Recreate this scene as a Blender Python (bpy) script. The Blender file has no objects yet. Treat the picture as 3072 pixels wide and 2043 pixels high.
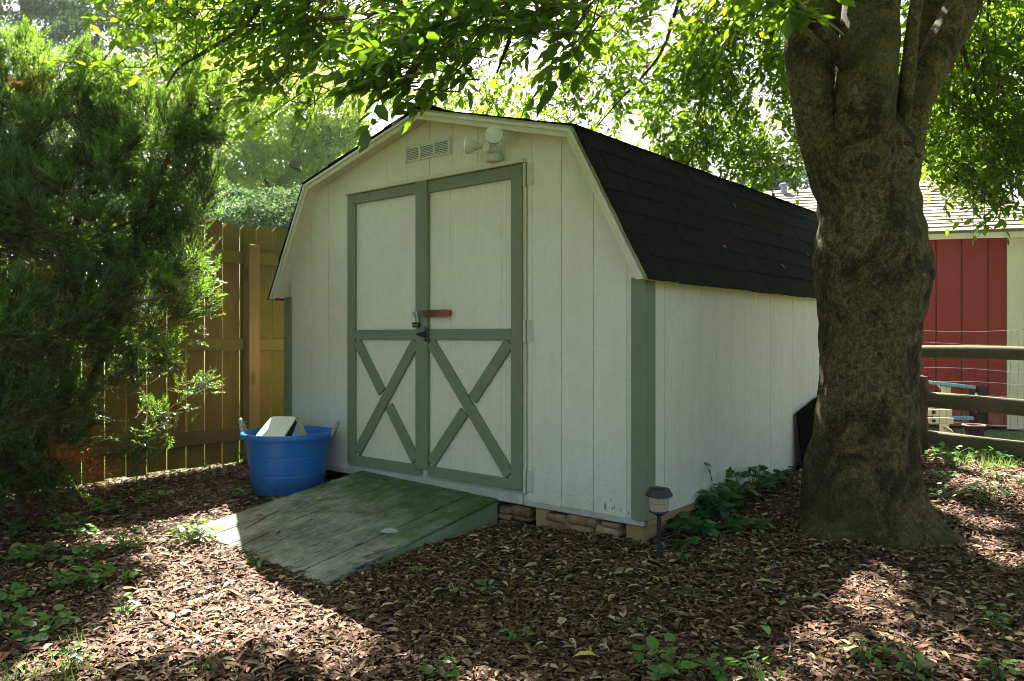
import bpy, math, random
import numpy as np
from mathutils import Vector, Matrix, noise as mnoise

rnd = random.Random(7)
rng = np.random.default_rng(11)
SC = bpy.context.scene
COL = SC.collection

# ------------------------------------------------------------------ camera, sky, sun, exposure
FPX, YAW, U0, V0 = 2315.74, -0.6955, 1536.0, 1009.0
CAM = np.array([1.9451, -3.3530, 1.0])
cam = bpy.data.cameras.new('camera')
cam.sensor_width = 36.0
cam.lens = FPX / 3072 * 36
cam.shift_y = -(1021.5 - V0) / 3072
cam.clip_start = 0.05
cam.clip_end = 600
camo = bpy.data.objects.new('camera', cam)
camo.location = CAM
camo.rotation_euler = (math.pi / 2, 0, -YAW)
COL.objects.link(camo)
SC.camera = camo

SUN = np.array([-0.624, 0.58, 1.0]); SUN /= np.linalg.norm(SUN)      # towards the sun
el = math.asin(SUN[2]); az = math.atan2(SUN[0], SUN[1])
w = bpy.data.worlds.new('World'); SC.world = w; w.use_nodes = True
nt = w.node_tree
sky = nt.nodes.new('ShaderNodeTexSky'); sky.sky_type = 'NISHITA'; sky.sun_disc = False
sky.sun_elevation = el; sky.sun_rotation = az
sky.air_density = 1.0; sky.dust_density = 4.0; sky.ozone_density = 0.5
bg = nt.nodes['Background']; bg.inputs['Strength'].default_value = 0.05
nt.links.new(sky.outputs[0], bg.inputs['Color'])
sl = bpy.data.lights.new('sun', 'SUN'); sl.energy = 5.0; sl.angle = math.radians(0.5); sl.color = (1.0, 0.94, 0.84)
so = bpy.data.objects.new('sun', sl); so.rotation_euler = Vector(SUN).to_track_quat('Z', 'Y').to_euler(); so.location = (-6, 6, 10)
COL.objects.link(so)
SC.view_settings.view_transform = 'Standard'; SC.view_settings.look = 'None'
SC.view_settings.exposure = 2.75; SC.view_settings.gamma = 1.0
try: SC.view_settings.use_curve_mapping = False
except Exception: pass
SC.render.engine = 'CYCLES'
cy = SC.cycles
cy.filter_width = 1.0; cy.max_bounces = 7; cy.diffuse_bounces = 4; cy.glossy_bounces = 3; cy.transmission_bounces = 6; cy.transparent_max_bounces = 8
cy.caustics_reflective = False; cy.caustics_refractive = False
cy.sample_clamp_indirect = 6.0
cy.use_denoising = True
try:
    cy.denoiser = 'OPENIMAGEDENOISE'; cy.denoising_input_passes = 'RGB_ALBEDO_NORMAL'; cy.denoising_prefilter = 'ACCURATE'
except Exception: pass

# ------------------------------------------------------------------ placement helpers
SY, CYW = math.sin(YAW), math.cos(YAW)
def ray(u, v):
    a = (u - U0) / FPX; b = (V0 - v) / FPX
    return np.array([SY + a * CYW, CYW - a * SY, b])
def at(u, v, t): return CAM + ray(u, v) * t
def on_y(u, v, Y): d = ray(u, v); return CAM + d * (Y - CAM[1]) / d[1]
def on_x(u, v, X): d = ray(u, v); return CAM + d * (X - CAM[0]) / d[0]
RIGHT = np.array([CYW, -SY, 0.0]); FWD = np.array([SY, CYW, 0.0]); UP = np.array([0, 0, 1.0])

GP = np.array([(0, 0, -.032), (-.94, 0, -.068), (-.9, -1.3, -.105), (-2.2, -1.2, -.075), (-3.7, 0, -.03), (-3.7, -2, -.04), (0, 1.9, .085),
               (.8, .6, .0), (.5, 3.5, .06), (1.2, 3.3, .1), (2, -3, -.12), (0, -2.5, -.12), (-2, -3, -.1), (3, 1, 0), (-1.5, 2, -.02),
               (-3.7, 3, -.02), (-2.56, -.3, -.035), (.15, -.2, -.03), (1.2, .55, -.03), (.1, 1.0, .03), (.7, 7, -.07), (-2, 6, -.07), (4, 6, -.05)])
def gh(x, y):
    x = np.asarray(x, float); y = np.asarray(y, float)
    d2 = (x[..., None] - GP[:, 0]) ** 2 + (y[..., None] - GP[:, 1]) ** 2
    wt = 1.0 / (d2 + .12) ** 1.6
    return (wt * GP[:, 2]).sum(-1) / wt.sum(-1)
def on_ground(u, v):
    d = ray(u, v); z = -.06
    for _ in range(12):
        p = CAM + d * (z - CAM[2]) / d[2]; z = float(gh(p[0], p[1]))
    return p

# ------------------------------------------------------------------ object helpers
def link(o, parent=None):
    COL.objects.link(o)
    if parent is not None: o.parent = parent
    return o
def thing(name, label, cat, loc=(0, 0, 0), group=None):
    o = bpy.data.objects.new(name, None); o.location = [float(c) for c in loc]; o.empty_display_size = .1
    COL.objects.link(o); o['label'] = label; o['category'] = cat
    if group: o['group'] = group
    return o
def tag(o, label, cat, group=None, kind=None):
    o['label'] = label
    if cat: o['category'] = cat
    if group: o['group'] = group
    if kind: o['kind'] = kind
    return o
def origin(o):
    p = Vector((0, 0, 0))
    while o is not None: p += o.location; o = o.parent
    return np.array(p)

class MB:
    def __init__(s): s.v = []; s.f = []
    def add(s, vs, fs):
        k = len(s.v); s.v += [tuple(float(c) for c in p) for p in vs]; s.f += [tuple(i + k for i in f) for f in fs]
    def box(s, x0, x1, y0, y1, z0, z1):
        s.add([(x0, y0, z0), (x1, y0, z0), (x1, y1, z0), (x0, y1, z0), (x0, y0, z1), (x1, y0, z1), (x1, y1, z1), (x0, y1, z1)],
              [(0, 3, 2, 1), (4, 5, 6, 7), (0, 1, 5, 4), (1, 2, 6, 5), (2, 3, 7, 6), (3, 0, 4, 7)])
    def obox(s, c, ax, ay, az):                      # oriented box: centre and three half-axis vectors
        c, ax, ay, az = [np.asarray(q, float) for q in (c, ax, ay, az)]
        p = [c + i * ax + j * ay + k * az for k in (-1, 1) for i, j in ((-1, -1), (1, -1), (1, 1), (-1, 1))]
        s.add(p, [(0, 3, 2, 1), (4, 5, 6, 7), (0, 1, 5, 4), (1, 2, 6, 5), (2, 3, 7, 6), (3, 0, 4, 7)])
    def prism(s, poly, off):                         # polygon (3-D points) extruded by a vector
        n = len(poly); P = [np.asarray(p, float) for p in poly]; off = np.asarray(off, float)
        s.add(P + [p + off for p in P], [tuple(range(n))[::-1], tuple(range(n, 2 * n))] + [(i, (i + 1) % n, n + (i + 1) % n, n + i) for i in range(n)])
    def tube(s, path, rad, n=8, cap=True):
        P = [np.asarray(p, float) for p in path]
        if not hasattr(rad, '__len__'): rad = [rad] * len(P)
        vs = []; ref = None
        for i, p in enumerate(P):
            t = P[min(i + 1, len(P) - 1)] - P[max(i - 1, 0)]; t /= np.linalg.norm(t) + 1e-9
            if ref is None: ref = np.array([0, 0, 1.]) if abs(t[2]) < .9 else np.array([1., 0, 0])
            a = np.cross(t, ref); a /= np.linalg.norm(a) + 1e-9; b = np.cross(t, a); ref = -np.cross(t, a) if False else ref
            for k in range(n):
                th = 2 * math.pi * k / n; vs.append(p + rad[i] * (math.cos(th) * a + math.sin(th) * b))
        fs = [(i * n + k, i * n + (k + 1) % n, (i + 1) * n + (k + 1) % n, (i + 1) * n + k) for i in range(len(P) - 1) for k in range(n)]
        if cap: fs += [tuple(range(n))[::-1], tuple(range((len(P) - 1) * n, len(P) * n))]
        s.add(vs, fs)
    def lathe(s, c, prof, n=32, closed=False):       # prof: (r, z) list, revolved about a vertical axis
        vs = [(c[0] + r * math.cos(2 * math.pi * k / n), c[1] + r * math.sin(2 * math.pi * k / n), c[2] + z) for r, z in prof for k in range(n)]
        m = len(prof)
        fs = [(i * n + k, i * n + (k + 1) % n, (i + 1) * n + (k + 1) % n, (i + 1) * n + k) for i in range(m - 1) for k in range(n)]
        if not closed: fs += [tuple(range(n))[::-1], tuple(range((m - 1) * n, m * n))]
        s.add(vs, fs)
    def build(s, name, m, parent=None, smooth=False, bevel=0.0, fix=True):
        o0 = origin(parent) if parent is not None else np.zeros(3)
        me = bpy.data.meshes.new(name)
        me.from_pydata([(p[0] - o0[0], p[1] - o0[1], p[2] - o0[2]) for p in s.v], [], s.f)
        if fix:
            import bmesh
            b = bmesh.new(); b.from_mesh(me); bmesh.ops.recalc_face_normals(b, faces=b.faces); b.to_mesh(me); b.free()
        me.materials.append(m)
        o = bpy.data.objects.new(name, me); link(o, parent)
        if smooth:
            me.polygons.foreach_set('use_smooth', [True] * len(me.polygons))
            try: me.set_sharp_from_angle(angle=math.radians(50))
            except Exception: pass
        if bevel:
            b = o.modifiers.new('bevel', 'BEVEL'); b.width = bevel; b.segments = 1; b.limit_method = 'ANGLE'
        return o
def bx(name, m, parent, x0, x1, y0, y1, z0, z1, bevel=.002):
    b = MB(); b.box(x0, x1, y0, y1, z0, z1); return b.build(name, m, parent, bevel=bevel)

def np_mesh(name, V, F, m, parent=None, smooth=False):
    """V (n,3), F list of (k, c) index arrays"""
    me = bpy.data.meshes.new(name)
    if parent is not None: V = V - origin(parent)
    me.vertices.add(len(V)); me.vertices.foreach_set('co', np.asarray(V, np.float32).ravel())
    idx = np.concatenate([f.ravel() for f in F]).astype(np.int32)
    cnt = np.concatenate([np.full(len(f), f.shape[1]) for f in F]).astype(np.int32)
    me.loops.add(len(idx)); me.loops.foreach_set('vertex_index', idx)
    me.polygons.add(len(cnt)); st = np.zeros(len(cnt), np.int32); st[1:] = np.cumsum(cnt)[:-1]
    me.polygons.foreach_set('loop_start', st)
    try: me.polygons.foreach_set('loop_total', cnt)
    except Exception: pass
    me.update(calc_edges=True); me.validate()
    if smooth: me.polygons.foreach_set('use_smooth', [True] * len(me.polygons))
    me.materials.append(m)
    return link(bpy.data.objects.new(name, me), parent)

def unit(a): return a / (np.linalg.norm(a, axis=-1, keepdims=True) + 1e-9)
# leaf templates: x along, y width, z up
LEAF_T = np.array([(0, 0, 0), (.28, .40, .03), (.28, -.40, .03), (.3, 0, -.03), (.68, .36, .0), (.68, -.36, .0), (.68, 0, -.05), (1, 0, -.10)], float)
LEAF_F3 = np.array([(0, 3, 1), (0, 2, 3), (6, 7, 4), (6, 5, 7)]); LEAF_F4 = np.array([(3, 6, 4, 1), (3, 2, 5, 6)])
QUAD_T = np.array([(0, 0, 0), (.5, .42, .05), (1, 0, -.05), (.5, -.42, .05)], float); QUAD_F4 = np.array([(0, 1, 2, 3)])
def stamp(O, X, N, L, W, T, F3, F4):
    """many copies of one leaf: origins O, along X, normals N, length L, width W"""
    X = unit(X); Y = unit(np.cross(N, X)); Z = np.cross(X, Y)
    L = L[:, None, None]; W = W[:, None, None]
    V = O[:, None, :] + T[None, :, 0:1] * L * X[:, None, :] + T[None, :, 1:2] * W * Y[:, None, :] + T[None, :, 2:3] * L * Z[:, None, :]
    k = len(T); off = (np.arange(len(O)) * k)[:, None, None]
    F = []
    if F3 is not None: F.append((F3[None] + off).reshape(-1, 3))
    if F4 is not None: F.append((F4[None] + off).reshape(-1, 4))
    return V.reshape(-1, 3), F
def prisms(P, Q, r0, r1):
    """many thin three-sided twigs from P to Q"""
    t = unit(Q - P); ref = np.where(np.abs(t[:, 2:3]) < .9, np.array([[0, 0, 1.]]), np.array([[1., 0, 0]]))
    a = unit(np.cross(t, ref)); b = np.cross(t, a); V = []
    for c, r in ((P, r0), (Q, r1)):
        for k in range(3):
            th = 2.094 * k; V.append(c + np.reshape(r, (-1, 1)) * (math.cos(th) * a + math.sin(th) * b))
    V = np.stack(V, 1).reshape(-1, 3); off = (np.arange(len(P)) * 6)[:, None, None]
    F = np.array([(0, 1, 4, 3), (1, 2, 5, 4), (2, 0, 3, 5)])[None] + off
    return V, [F.reshape(-1, 4)]
def merge(parts):
    V = []; F = {}; n = 0
    for v, fs in parts:
        V.append(v)
        for f in fs: F.setdefault(f.shape[1], []).append(f + n)
        n += len(v)
    return np.concatenate(V), [np.concatenate(f) for f in F.values()]

# ------------------------------------------------------------------ materials
def lin(*c): return (c[0], c[1], c[2], 1.0)
class M:
    def __init__(s, name, rough=.7, spec=.3):
        s.m = bpy.data.materials.new(name); s.m.use_nodes = True; s.t = s.m.node_tree; s.b = s.t.nodes['Principled BSDF']
        s.b.inputs['Roughness'].default_value = rough; s.b.inputs['Specular IOR Level'].default_value = spec
        s._co = None
    def n(s, t, **k):
        q = s.t.nodes.new(t)
        for a, b in k.items(): setattr(q, a, b)
        return q
    def l(s, a, b): s.t.links.new(a, b)
    def coord(s, scale=(1, 1, 1), kind='Object', rnd=False):
        tc = s.n('ShaderNodeTexCoord'); out = tc.outputs[kind]
        if rnd:
            oi = s.n('ShaderNodeObjectInfo'); mu = s.n('ShaderNodeMath', operation='MULTIPLY'); mu.inputs[1].default_value = 37.0
            s.l(oi.outputs['Random'], mu.inputs[0]); va = s.n('ShaderNodeVectorMath', operation='ADD'); s.l(out, va.inputs[0]); s.l(mu.outputs[0], va.inputs[1]); out = va.outputs[0]
        mp = s.n('ShaderNodeMapping'); mp.inputs['Scale'].default_value = scale; s.l(out, mp.inputs['Vector']); return mp.outputs[0]
    def noise(s, co, scale=5, detail=4, rough=.6, dist=0):
        q = s.n('ShaderNodeTexNoise'); q.inputs['Scale'].default_value = scale; q.inputs['Detail'].default_value = detail
        q.inputs['Roughness'].default_value = rough; q.inputs['Distortion'].default_value = dist; s.l(co, q.inputs['Vector']); return q.outputs['Fac']
    def ramp(s, fac, stops, interp='LINEAR'):
        q = s.n('ShaderNodeValToRGB'); q.color_ramp.interpolation = interp; e = q.color_ramp.elements
        while len(e) < len(stops): e.new(.5)
        for i, (p, c) in enumerate(stops):
            e[i].position = p; e[i].color = c if hasattr(c, '__len__') else (c, c, c, 1)
        s.l(fac, q.inputs['Fac']); return q.outputs['Color']
    def mix(s, fac, a, b, mode='MIX'):
        q = s.n('ShaderNodeMix', data_type='RGBA', blend_type=mode)
        for sock, val in ((q.inputs[0], fac), (q.inputs[6], a), (q.inputs[7], b)):
            if isinstance(val, bpy.types.NodeSocket): s.l(val, sock)
            else: sock.default_value = val
        return q.outputs[2]
    def math(s, op, a, b=0.0, c=None, clamp=False):
        q = s.n('ShaderNodeMath', operation=op, use_clamp=clamp)
        for i, val in enumerate((a, b) if c is None else (a, b, c)):
            if isinstance(val, bpy.types.NodeSocket): s.l(val, q.inputs[i])
            else: q.inputs[i].default_value = val
        return q.outputs[0]
    def sep(s, co):
        q = s.n('ShaderNodeSeparateXYZ'); s.l(co, q.inputs[0]); return q.outputs
    def rand(s): return s.n('ShaderNodeObjectInfo').outputs['Random']
    def island(s): return s.n('ShaderNodeNewGeometry').outputs['Random Per Island']
    def world(s): return s.n('ShaderNodeNewGeometry').outputs['Position']
    def color(s, c):
        if isinstance(c, bpy.types.NodeSocket): s.l(c, s.b.inputs['Base Color'])
        else: s.b.inputs['Base Color'].default_value = c
        return s
    def bump(s, h, strength=.3, dist=.005):
        q = s.n('ShaderNodeBump'); q.inputs['Strength'].default_value = strength; q.inputs['Distance'].default_value = dist
        s.l(h, q.inputs['Height']); s.l(q.outputs[0], s.b.inputs['Normal']); return s
def simple(name, c, rough=.6, spec=.3, metal=0.0, var=.15, nscale=14, bump=.0):
    a = M(name, rough, spec); co = a.coord(rnd=True); f = a.noise(co, nscale, 5)
    d = tuple(x * (1 - var) for x in c[:3]); e = tuple(min(1, x * (1 + var)) for x in c[:3])
    a.color(a.ramp(f, [(.3, lin(*d)), (.7, lin(*e))])); a.b.inputs['Metallic'].default_value = metal
    if bump: a.bump(a.noise(co, nscale * 6, 4), bump, .003)
    return a.m

def siding(name, base, dirt, dirt_amt=.5, rust=None):
    a = M(name, .62, .25); P = a.world(); mp = a.n('ShaderNodeMapping'); a.l(P, mp.inputs['Vector']); co = mp.outputs[0]
    def sc(*q):
        m2 = a.n('ShaderNodeMapping'); m2.inputs['Scale'].default_value = q; a.l(P, m2.inputs['Vector']); return m2.outputs[0]
    grain = a.noise(sc(1, 1, .06), 70, 5, .65, .6); saw = a.noise(sc(.25, .25, 2.2), 60, 3, .6)
    fine = a.noise(co, 160, 3)
    big = a.noise(sc(1, 1, .5), 2.2, 5); mid = a.noise(co, 9, 5)
    z = a.sep(P)[2]
    low = a.math('SUBTRACT', 1.0, a.math('MULTIPLY', z, 1.6), clamp=True)          # splash dirt close to the ground
    lowd = a.math('MULTIPLY', a.math('MULTIPLY', low, low), a.ramp(a.noise(co, 6, 6), [(.35, 0.0), (.75, 1.0)]))
    f = a.math('MULTIPLY', a.ramp(a.math('ADD', a.math('MULTIPLY', big, .6), a.math('MULTIPLY', mid, .4)), [(.42, 0.0), (.72, 1.0)]), dirt_amt)
    c = a.mix(f, base, dirt)
    c = a.mix(a.math('MULTIPLY', lowd, .45), c, lin(.30, .30, .22))
    c = a.mix(a.math('MULTIPLY', a.ramp(grain, [(.52, 0.0), (.72, 1.0)]), .22), c, tuple(x * .62 for x in base[:3]) + (1,))
    c = a.mix(a.math('MULTIPLY', a.ramp(saw, [(.52, 0.0), (.70, 1.0)]), .20), c, tuple(x * .65 for x in base[:3]) + (1,))
    if rust:
        for (x, zz, r, ln) in rust:
            s = a.sep(P); dx = a.math('DIVIDE', a.math('SUBTRACT', s[0], x), r); dz = a.math('DIVIDE', a.math('SUBTRACT', s[2], zz), ln)
            d = a.math('SQRT', a.math('ADD', a.math('MULTIPLY', dx, dx), a.math('MULTIPLY', dz, dz)))
            d = a.math('ADD', d, a.math('MULTIPLY', a.noise(co, 90, 3), .5))
            k = a.ramp(d, [(.35, 1.0), (1.15, 0.0)]); c = a.mix(a.math('MULTIPLY', k, .9), c, lin(.17, .055, .010))
    a.color(c)
    h = a.math('ADD', a.math('MULTIPLY', grain, .9), a.math('ADD', a.math('MULTIPLY', saw, .55), a.math('MULTIPLY', fine, .25)))
    a.bump(h, .8, .006); return a.m
RUST = [(-.23, .125, .012, .035), (-.187, .12, .007, .016), (-.175, .128, .008, .02), (-.135, .122, .006, .014), (-.09, .113, .008, .018),
        (-.195, .165, .006, .014), (-.33, .14, .005, .008), (-.45, .155, .005, .008), (-.53, .16, .005, .008)]
m_white = siding('white_siding_paint', lin(.80, .755, .645), lin(.68, .60, .44), .55, RUST)
m_wside = siding('white_siding_paint_side', lin(.80, .755, .645), lin(.66, .59, .43), .6)
m_cream = siding('cream_trim_paint', lin(.74, .69, .54), lin(.55, .50, .34), .5)
m_green = siding('sage_green_paint', lin(.215, .248, .16), lin(.175, .21, .13), .6)
m_red = siding('barn_red_paint', lin(.23, .021, .013), lin(.19, .017, .010), .5)
m_trimw = siding('aged_white_trim', lin(.62, .58, .46), lin(.50, .45, .30), .5)
m_skirt = siding('weathered_white_skirt', lin(.58, .56, .48), lin(.33, .32, .26), .9)
m_back = simple('groove_paint', (.60, .58, .47), .8)
m_dark = simple('dark_interior', (.03, .028, .022), .9)

def wood(name, c0, c1, grain_axis=2, green=None, green_amt=0.0, scale=1.0, knots=True):
    a = M(name, .78, .2); sc = [9, 9, 9]; sc[grain_axis] = .7
    co = a.coord(tuple(x * scale for x in sc), rnd=True); g = a.noise(co, 4, 7, .65, 1.2)
    co2 = a.coord((1, 1, 1), rnd=True); b = a.noise(co2, 2.5, 5)
    c = a.mix(g, c0, c1); r = a.rand()
    c = a.mix(.55, c, a.ramp(r, [(0.0, .45), (1.0, 1.35)]), 'MULTIPLY') if True else c
    if knots:
        ks = [1.0, 1.0, 1.0]; ks[grain_axis] = .45
        v = a.n('ShaderNodeTexVoronoi'); v.inputs['Scale'].default_value = 3.2; a.l(a.coord(tuple(ks), rnd=True), v.inputs['Vector'])
        c = a.mix(a.ramp(v.outputs['Distance'], [(.05, 1.0), (.12, 0.0)]), c, tuple(x * .35 for x in c0[:3]) + (1,))
    if green is not None:
        k = a.math('MULTIPLY', a.ramp(a.math('ADD', a.math('MULTIPLY', b, .7), a.math('MULTIPLY', r, .3)), [(.38, 0.0), (.65, 1.0)]), green_amt)
        c = a.mix(k, c, green)
    a.color(c); a.bump(a.math('ADD', g, a.math('MULTIPLY', a.noise(co, 22, 3), .4)), .45, .004); return a.m
m_fence = wood('fence_board_wood', lin(.18, .095, .018), lin(.33, .195, .042), 2, lin(.145, .13, .014), .95)
m_frail = wood('fence_rail_wood', lin(.16, .105, .022), lin(.25, .165, .042), 1, lin(.16, .155, .018), .9)
m_fpost = wood('fence_post_wood', lin(.24, .130, .045), lin(.38, .225, .085), 2, lin(.20, .155, .03), .6)
m_skid = wood('treated_skid_wood', lin(.30, .19, .08), lin(.46, .32, .15), 1, lin(.22, .17, .06), .5)
m_split = wood('grey_split_rail_wood', lin(.085, .065, .045), lin(.17, .14, .105), 0, lin(.075, .075, .018), .75)
m_rot = wood('rotten_post_wood', lin(.035, .02, .015), lin(.15, .085, .05), 2)

# ramp: grey weathered boards with moss
a = M('mossy_ramp_wood', .85, .2); P = a.world(); s = a.sep(P)
co = a.coord((16, 2.2, 6), 'Object'); g = a.noise(co, 5, 8, .7, .8); crack = a.noise(a.coord((44, 2.4, 10)), 3.2, 6, .7, .5)
pale = a.noise(a.coord((1, 1, 1)), 4.5, 7, .7)
c = a.ramp(g, [(.30, lin(.035, .035, .028)), (.5, lin(.12, .128, .105)), (.72, lin(.28, .29, .25))])
c = a.mix(a.ramp(pale, [(.40, 0.0), (.68, .7)]), c, lin(.45, .45, .405))
mossy = a.math('ADD', a.math('MULTIPLY', a.noise(P, 3.5, 6, .7), 1.0), a.math('MULTIPLY', a.math('ADD', a.math('MULTIPLY', s[1], .62), a.math('MULTIPLY', a.math('ADD', s[0], 1.5), .16)), 1.0))
mask = a.ramp(mossy, [(.05, 0.0), (.38, 1.0)])
mc = a.ramp(a.noise(P, 28, 4), [(.3, lin(.03, .042, .012)), (.7, lin(.10, .145, .025))])
c = a.mix(a.math('MULTIPLY', mask, a.ramp(a.noise(P, 14, 5, .7), [(.3, .35), (.6, .95)])), c, mc)
c = a.mix(a.ramp(crack, [(.36, 1.0), (.43, 0.0)]), c, lin(.022, .022, .016))
a.color(c); a.bump(a.math('ADD', g, a.math('MULTIPLY', crack, 1.2)), .8, .006); m_ramp = a.m
m_rampside = wood('ramp_side_wood', lin(.20, .24, .16), lin(.34, .38, .28), 1, lin(.10, .14, .04), .7, knots=False)

def shingle(name, c0, c1, sp=.2):
    a = M(name, .9, sp); co = a.coord((1, 1, 1), 'Object'); f = a.noise(a.world(), 260, 2, .8); r = a.rand()
    c = a.mix(f, c0, c1); c = a.mix(.5, c, a.ramp(r, [(0.0, .6), (1.0, 1.4)]), 'MULTIPLY'); a.color(c); a.bump(f, .5, .003); return a.m
m_shin = shingle('black_shingle', lin(.006, .006, .006), lin(.018, .018, .016), .04)
m_shin2 = shingle('grey_brown_shingle', lin(.12, .098, .080), lin(.24, .20, .17))

# bark
a = M('smooth_mottled_bark', .85, .15); P = a.world()
mp = a.n('ShaderNodeMapping'); mp.inputs['Scale'].default_value = (1, 1, .8); a.l(P, mp.inputs['Vector'])
mh = a.n('ShaderNodeMapping'); mh.inputs['Scale'].default_value = (1, 1, 3.0); a.l(P, mh.inputs['Vector'])
f1 = a.noise(mp.outputs[0], 5.0, 9, .72, .5); f2 = a.noise(mp.outputs[0], 48, 9, .78, .8); f3 = a.noise(mh.outputs[0], 26, 5, .65, 1.0); f4 = a.noise(P, 2.6, 5, .6, .8)
c = a.ramp(f2, [(.36, lin(.035, .025, .011)), (.5, lin(.135, .098, .042)), (.62, lin(.27, .205, .10))])
c = a.mix(a.ramp(f1, [(.47, 0.0), (.57, .85)]), c, lin(.022, .016, .009))
c = a.mix(a.math('MULTIPLY', a.ramp(f4, [(.48, 0.0), (.62, 1.0)]), .5), c, lin(.085, .08, .022))
c = a.mix(a.ramp(f3, [(.58, 0.0), (.68, .7)]), c, lin(.04, .029, .017))
c = a.mix(a.ramp(a.noise(P, 130, 3, .6), [(.60, 0.0), (.68, .55)]), c, lin(.33, .28, .165))
zz = a.sep(P)[2]; lowk = a.ramp(zz, [(.0, .75), (.5, 0.0)])
c = a.mix(a.math('MULTIPLY', lowk, a.ramp(f1, [(.35, .3), (.6, 1.0)])), c, lin(.05, .048, .02))
a.color(c); a.bump(a.math('ADD', a.math('MULTIPLY', f2, 1.1), a.math('ADD', a.math('MULTIPLY', f3, .9), a.math('MULTIPLY', f1, .8))), 1.0, .014); m_bark = a.m
m_knot = simple('dark_knot_bark', (.055, .040, .025), .95, .1, var=.5, nscale=30, bump=.8)
m_twig = simple('brown_twig_bark', (.10, .075, .05), .9, .1, var=.35)

def leafmat(name, dark, light, trans, tw=.5, gloss=.35, rough=.38, extra=None):
    a = M(name, rough, gloss); r = a.island()
    stops = [(0.0, dark), (.85, light)] + ([(.97, extra)] if extra else [])
    c = a.ramp(r, stops); a.color(c)
    tr = a.n('ShaderNodeBsdfTranslucent'); tc = a.ramp(r, [(0.0, tuple(x * .7 for x in trans[:3]) + (1,)), (1.0, trans)]); a.l(tc, tr.inputs['Color'])
    mx = a.n('ShaderNodeMixShader'); mx.inputs[0].default_value = tw; a.l(a.b.outputs[0], mx.inputs[1]); a.l(tr.outputs[0], mx.inputs[2])
    a.l(mx.outputs[0], a.t.nodes['Material Output'].inputs['Surface']); return a.m
def leafmat_obj(name, dark, light, trans, tw=.5, gloss=.35, rough=.38):
    a = M(name, rough, gloss); r = a.rand(); a.color(a.ramp(r, [(0.0, dark), (1.0, light)]))
    tr = a.n('ShaderNodeBsdfTranslucent'); a.l(a.ramp(r, [(0.0, tuple(x * .7 for x in trans[:3]) + (1,)), (1.0, trans)]), tr.inputs['Color'])
    mx = a.n('ShaderNodeMixShader'); mx.inputs[0].default_value = tw; a.l(a.b.outputs[0], mx.inputs[1]); a.l(tr.outputs[0], mx.inputs[2])
    a.l(mx.outputs[0], a.t.nodes['Material Output'].inputs['Surface']); return a.m
m_leaf = leafmat('canopy_leaf', lin(.022, .058, .010), lin(.055, .11, .016), lin(.27, .46, .018), .47, .24, .45)
m_leafo = leafmat_obj('canopy_leaf_single', lin(.022, .055, .012), lin(.05, .10, .02), lin(.20, .37, .015), .44)
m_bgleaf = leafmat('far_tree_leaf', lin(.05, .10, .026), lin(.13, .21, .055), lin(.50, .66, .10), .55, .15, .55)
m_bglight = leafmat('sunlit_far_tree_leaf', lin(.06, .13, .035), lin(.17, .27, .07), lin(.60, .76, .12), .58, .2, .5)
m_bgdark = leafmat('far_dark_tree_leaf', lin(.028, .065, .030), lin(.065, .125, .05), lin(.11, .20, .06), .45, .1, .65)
m_yew = leafmat('yew_needle', lin(.020, .056, .018), lin(.055, .13, .034), lin(.26, .46, .04), .41, .5, .32)
m_yewdead = leafmat('dead_yew_needle', lin(.20, .055, .015), lin(.40, .14, .04), lin(.55, .18, .03), .4, .2, .6)
m_weed = leafmat_obj('weed_leaf', lin(.06, .15, .03), lin(.12, .25, .05), lin(.30, .55, .06), .42)
m_ivy = leafmat_obj('ivy_leaf', lin(.025, .075, .022), lin(.05, .14, .035), lin(.10, .28, .05), .3)
m_grassb = leafmat('grass_blade', lin(.06, .13, .03), lin(.12, .22, .05), lin(.25, .45, .08), .4)
def litter(name, stops, rough=.75):
    a = M(name, rough, .25); c = a.ramp(a.island(), stops, 'LINEAR'); f = a.noise(a.world(), 120, 3)
    c = a.mix(.5, c, a.ramp(f, [(.3, .65), (.7, 1.25)]), 'MULTIPLY'); a.color(c); return a.m
m_lit = litter('dry_leaf_litter', [(0.0, lin(.045, .022, .012)), (.3, lin(.105, .050, .026)), (.55, lin(.18, .10, .055)), (.76, lin(.30, .195, .12)), (.92, lin(.46, .35, .24)), (.98, lin(.34, .27, .08))])
m_chip = litter('bark_chip', [(0.0, lin(.036, .017, .010)), (.5, lin(.105, .050, .029)), (.85, lin(.175, .090, .053)), (1.0, lin(.27, .165, .10))])
a = M('fallen_leaf', .7, .25); a.color(a.mix(.5, a.ramp(a.rand(), [(0.0, lin(.14, .085, .045)), (.4, lin(.30, .21, .12)), (.75, lin(.40, .31, .20)), (1.0, lin(.34, .27, .12))]), a.ramp(a.noise(a.world(), 140, 4), [(.3, .6), (.7, 1.3)]), 'MULTIPLY')); m_fall = a.m
m_fyel = simple('yellow_fallen_leaf', (.55, .42, .06), .6); m_fgrn = simple('green_fallen_leaf', (.20, .30, .09), .5); m_fred = simple('russet_fallen_leaf', (.30, .10, .04), .6)

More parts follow.
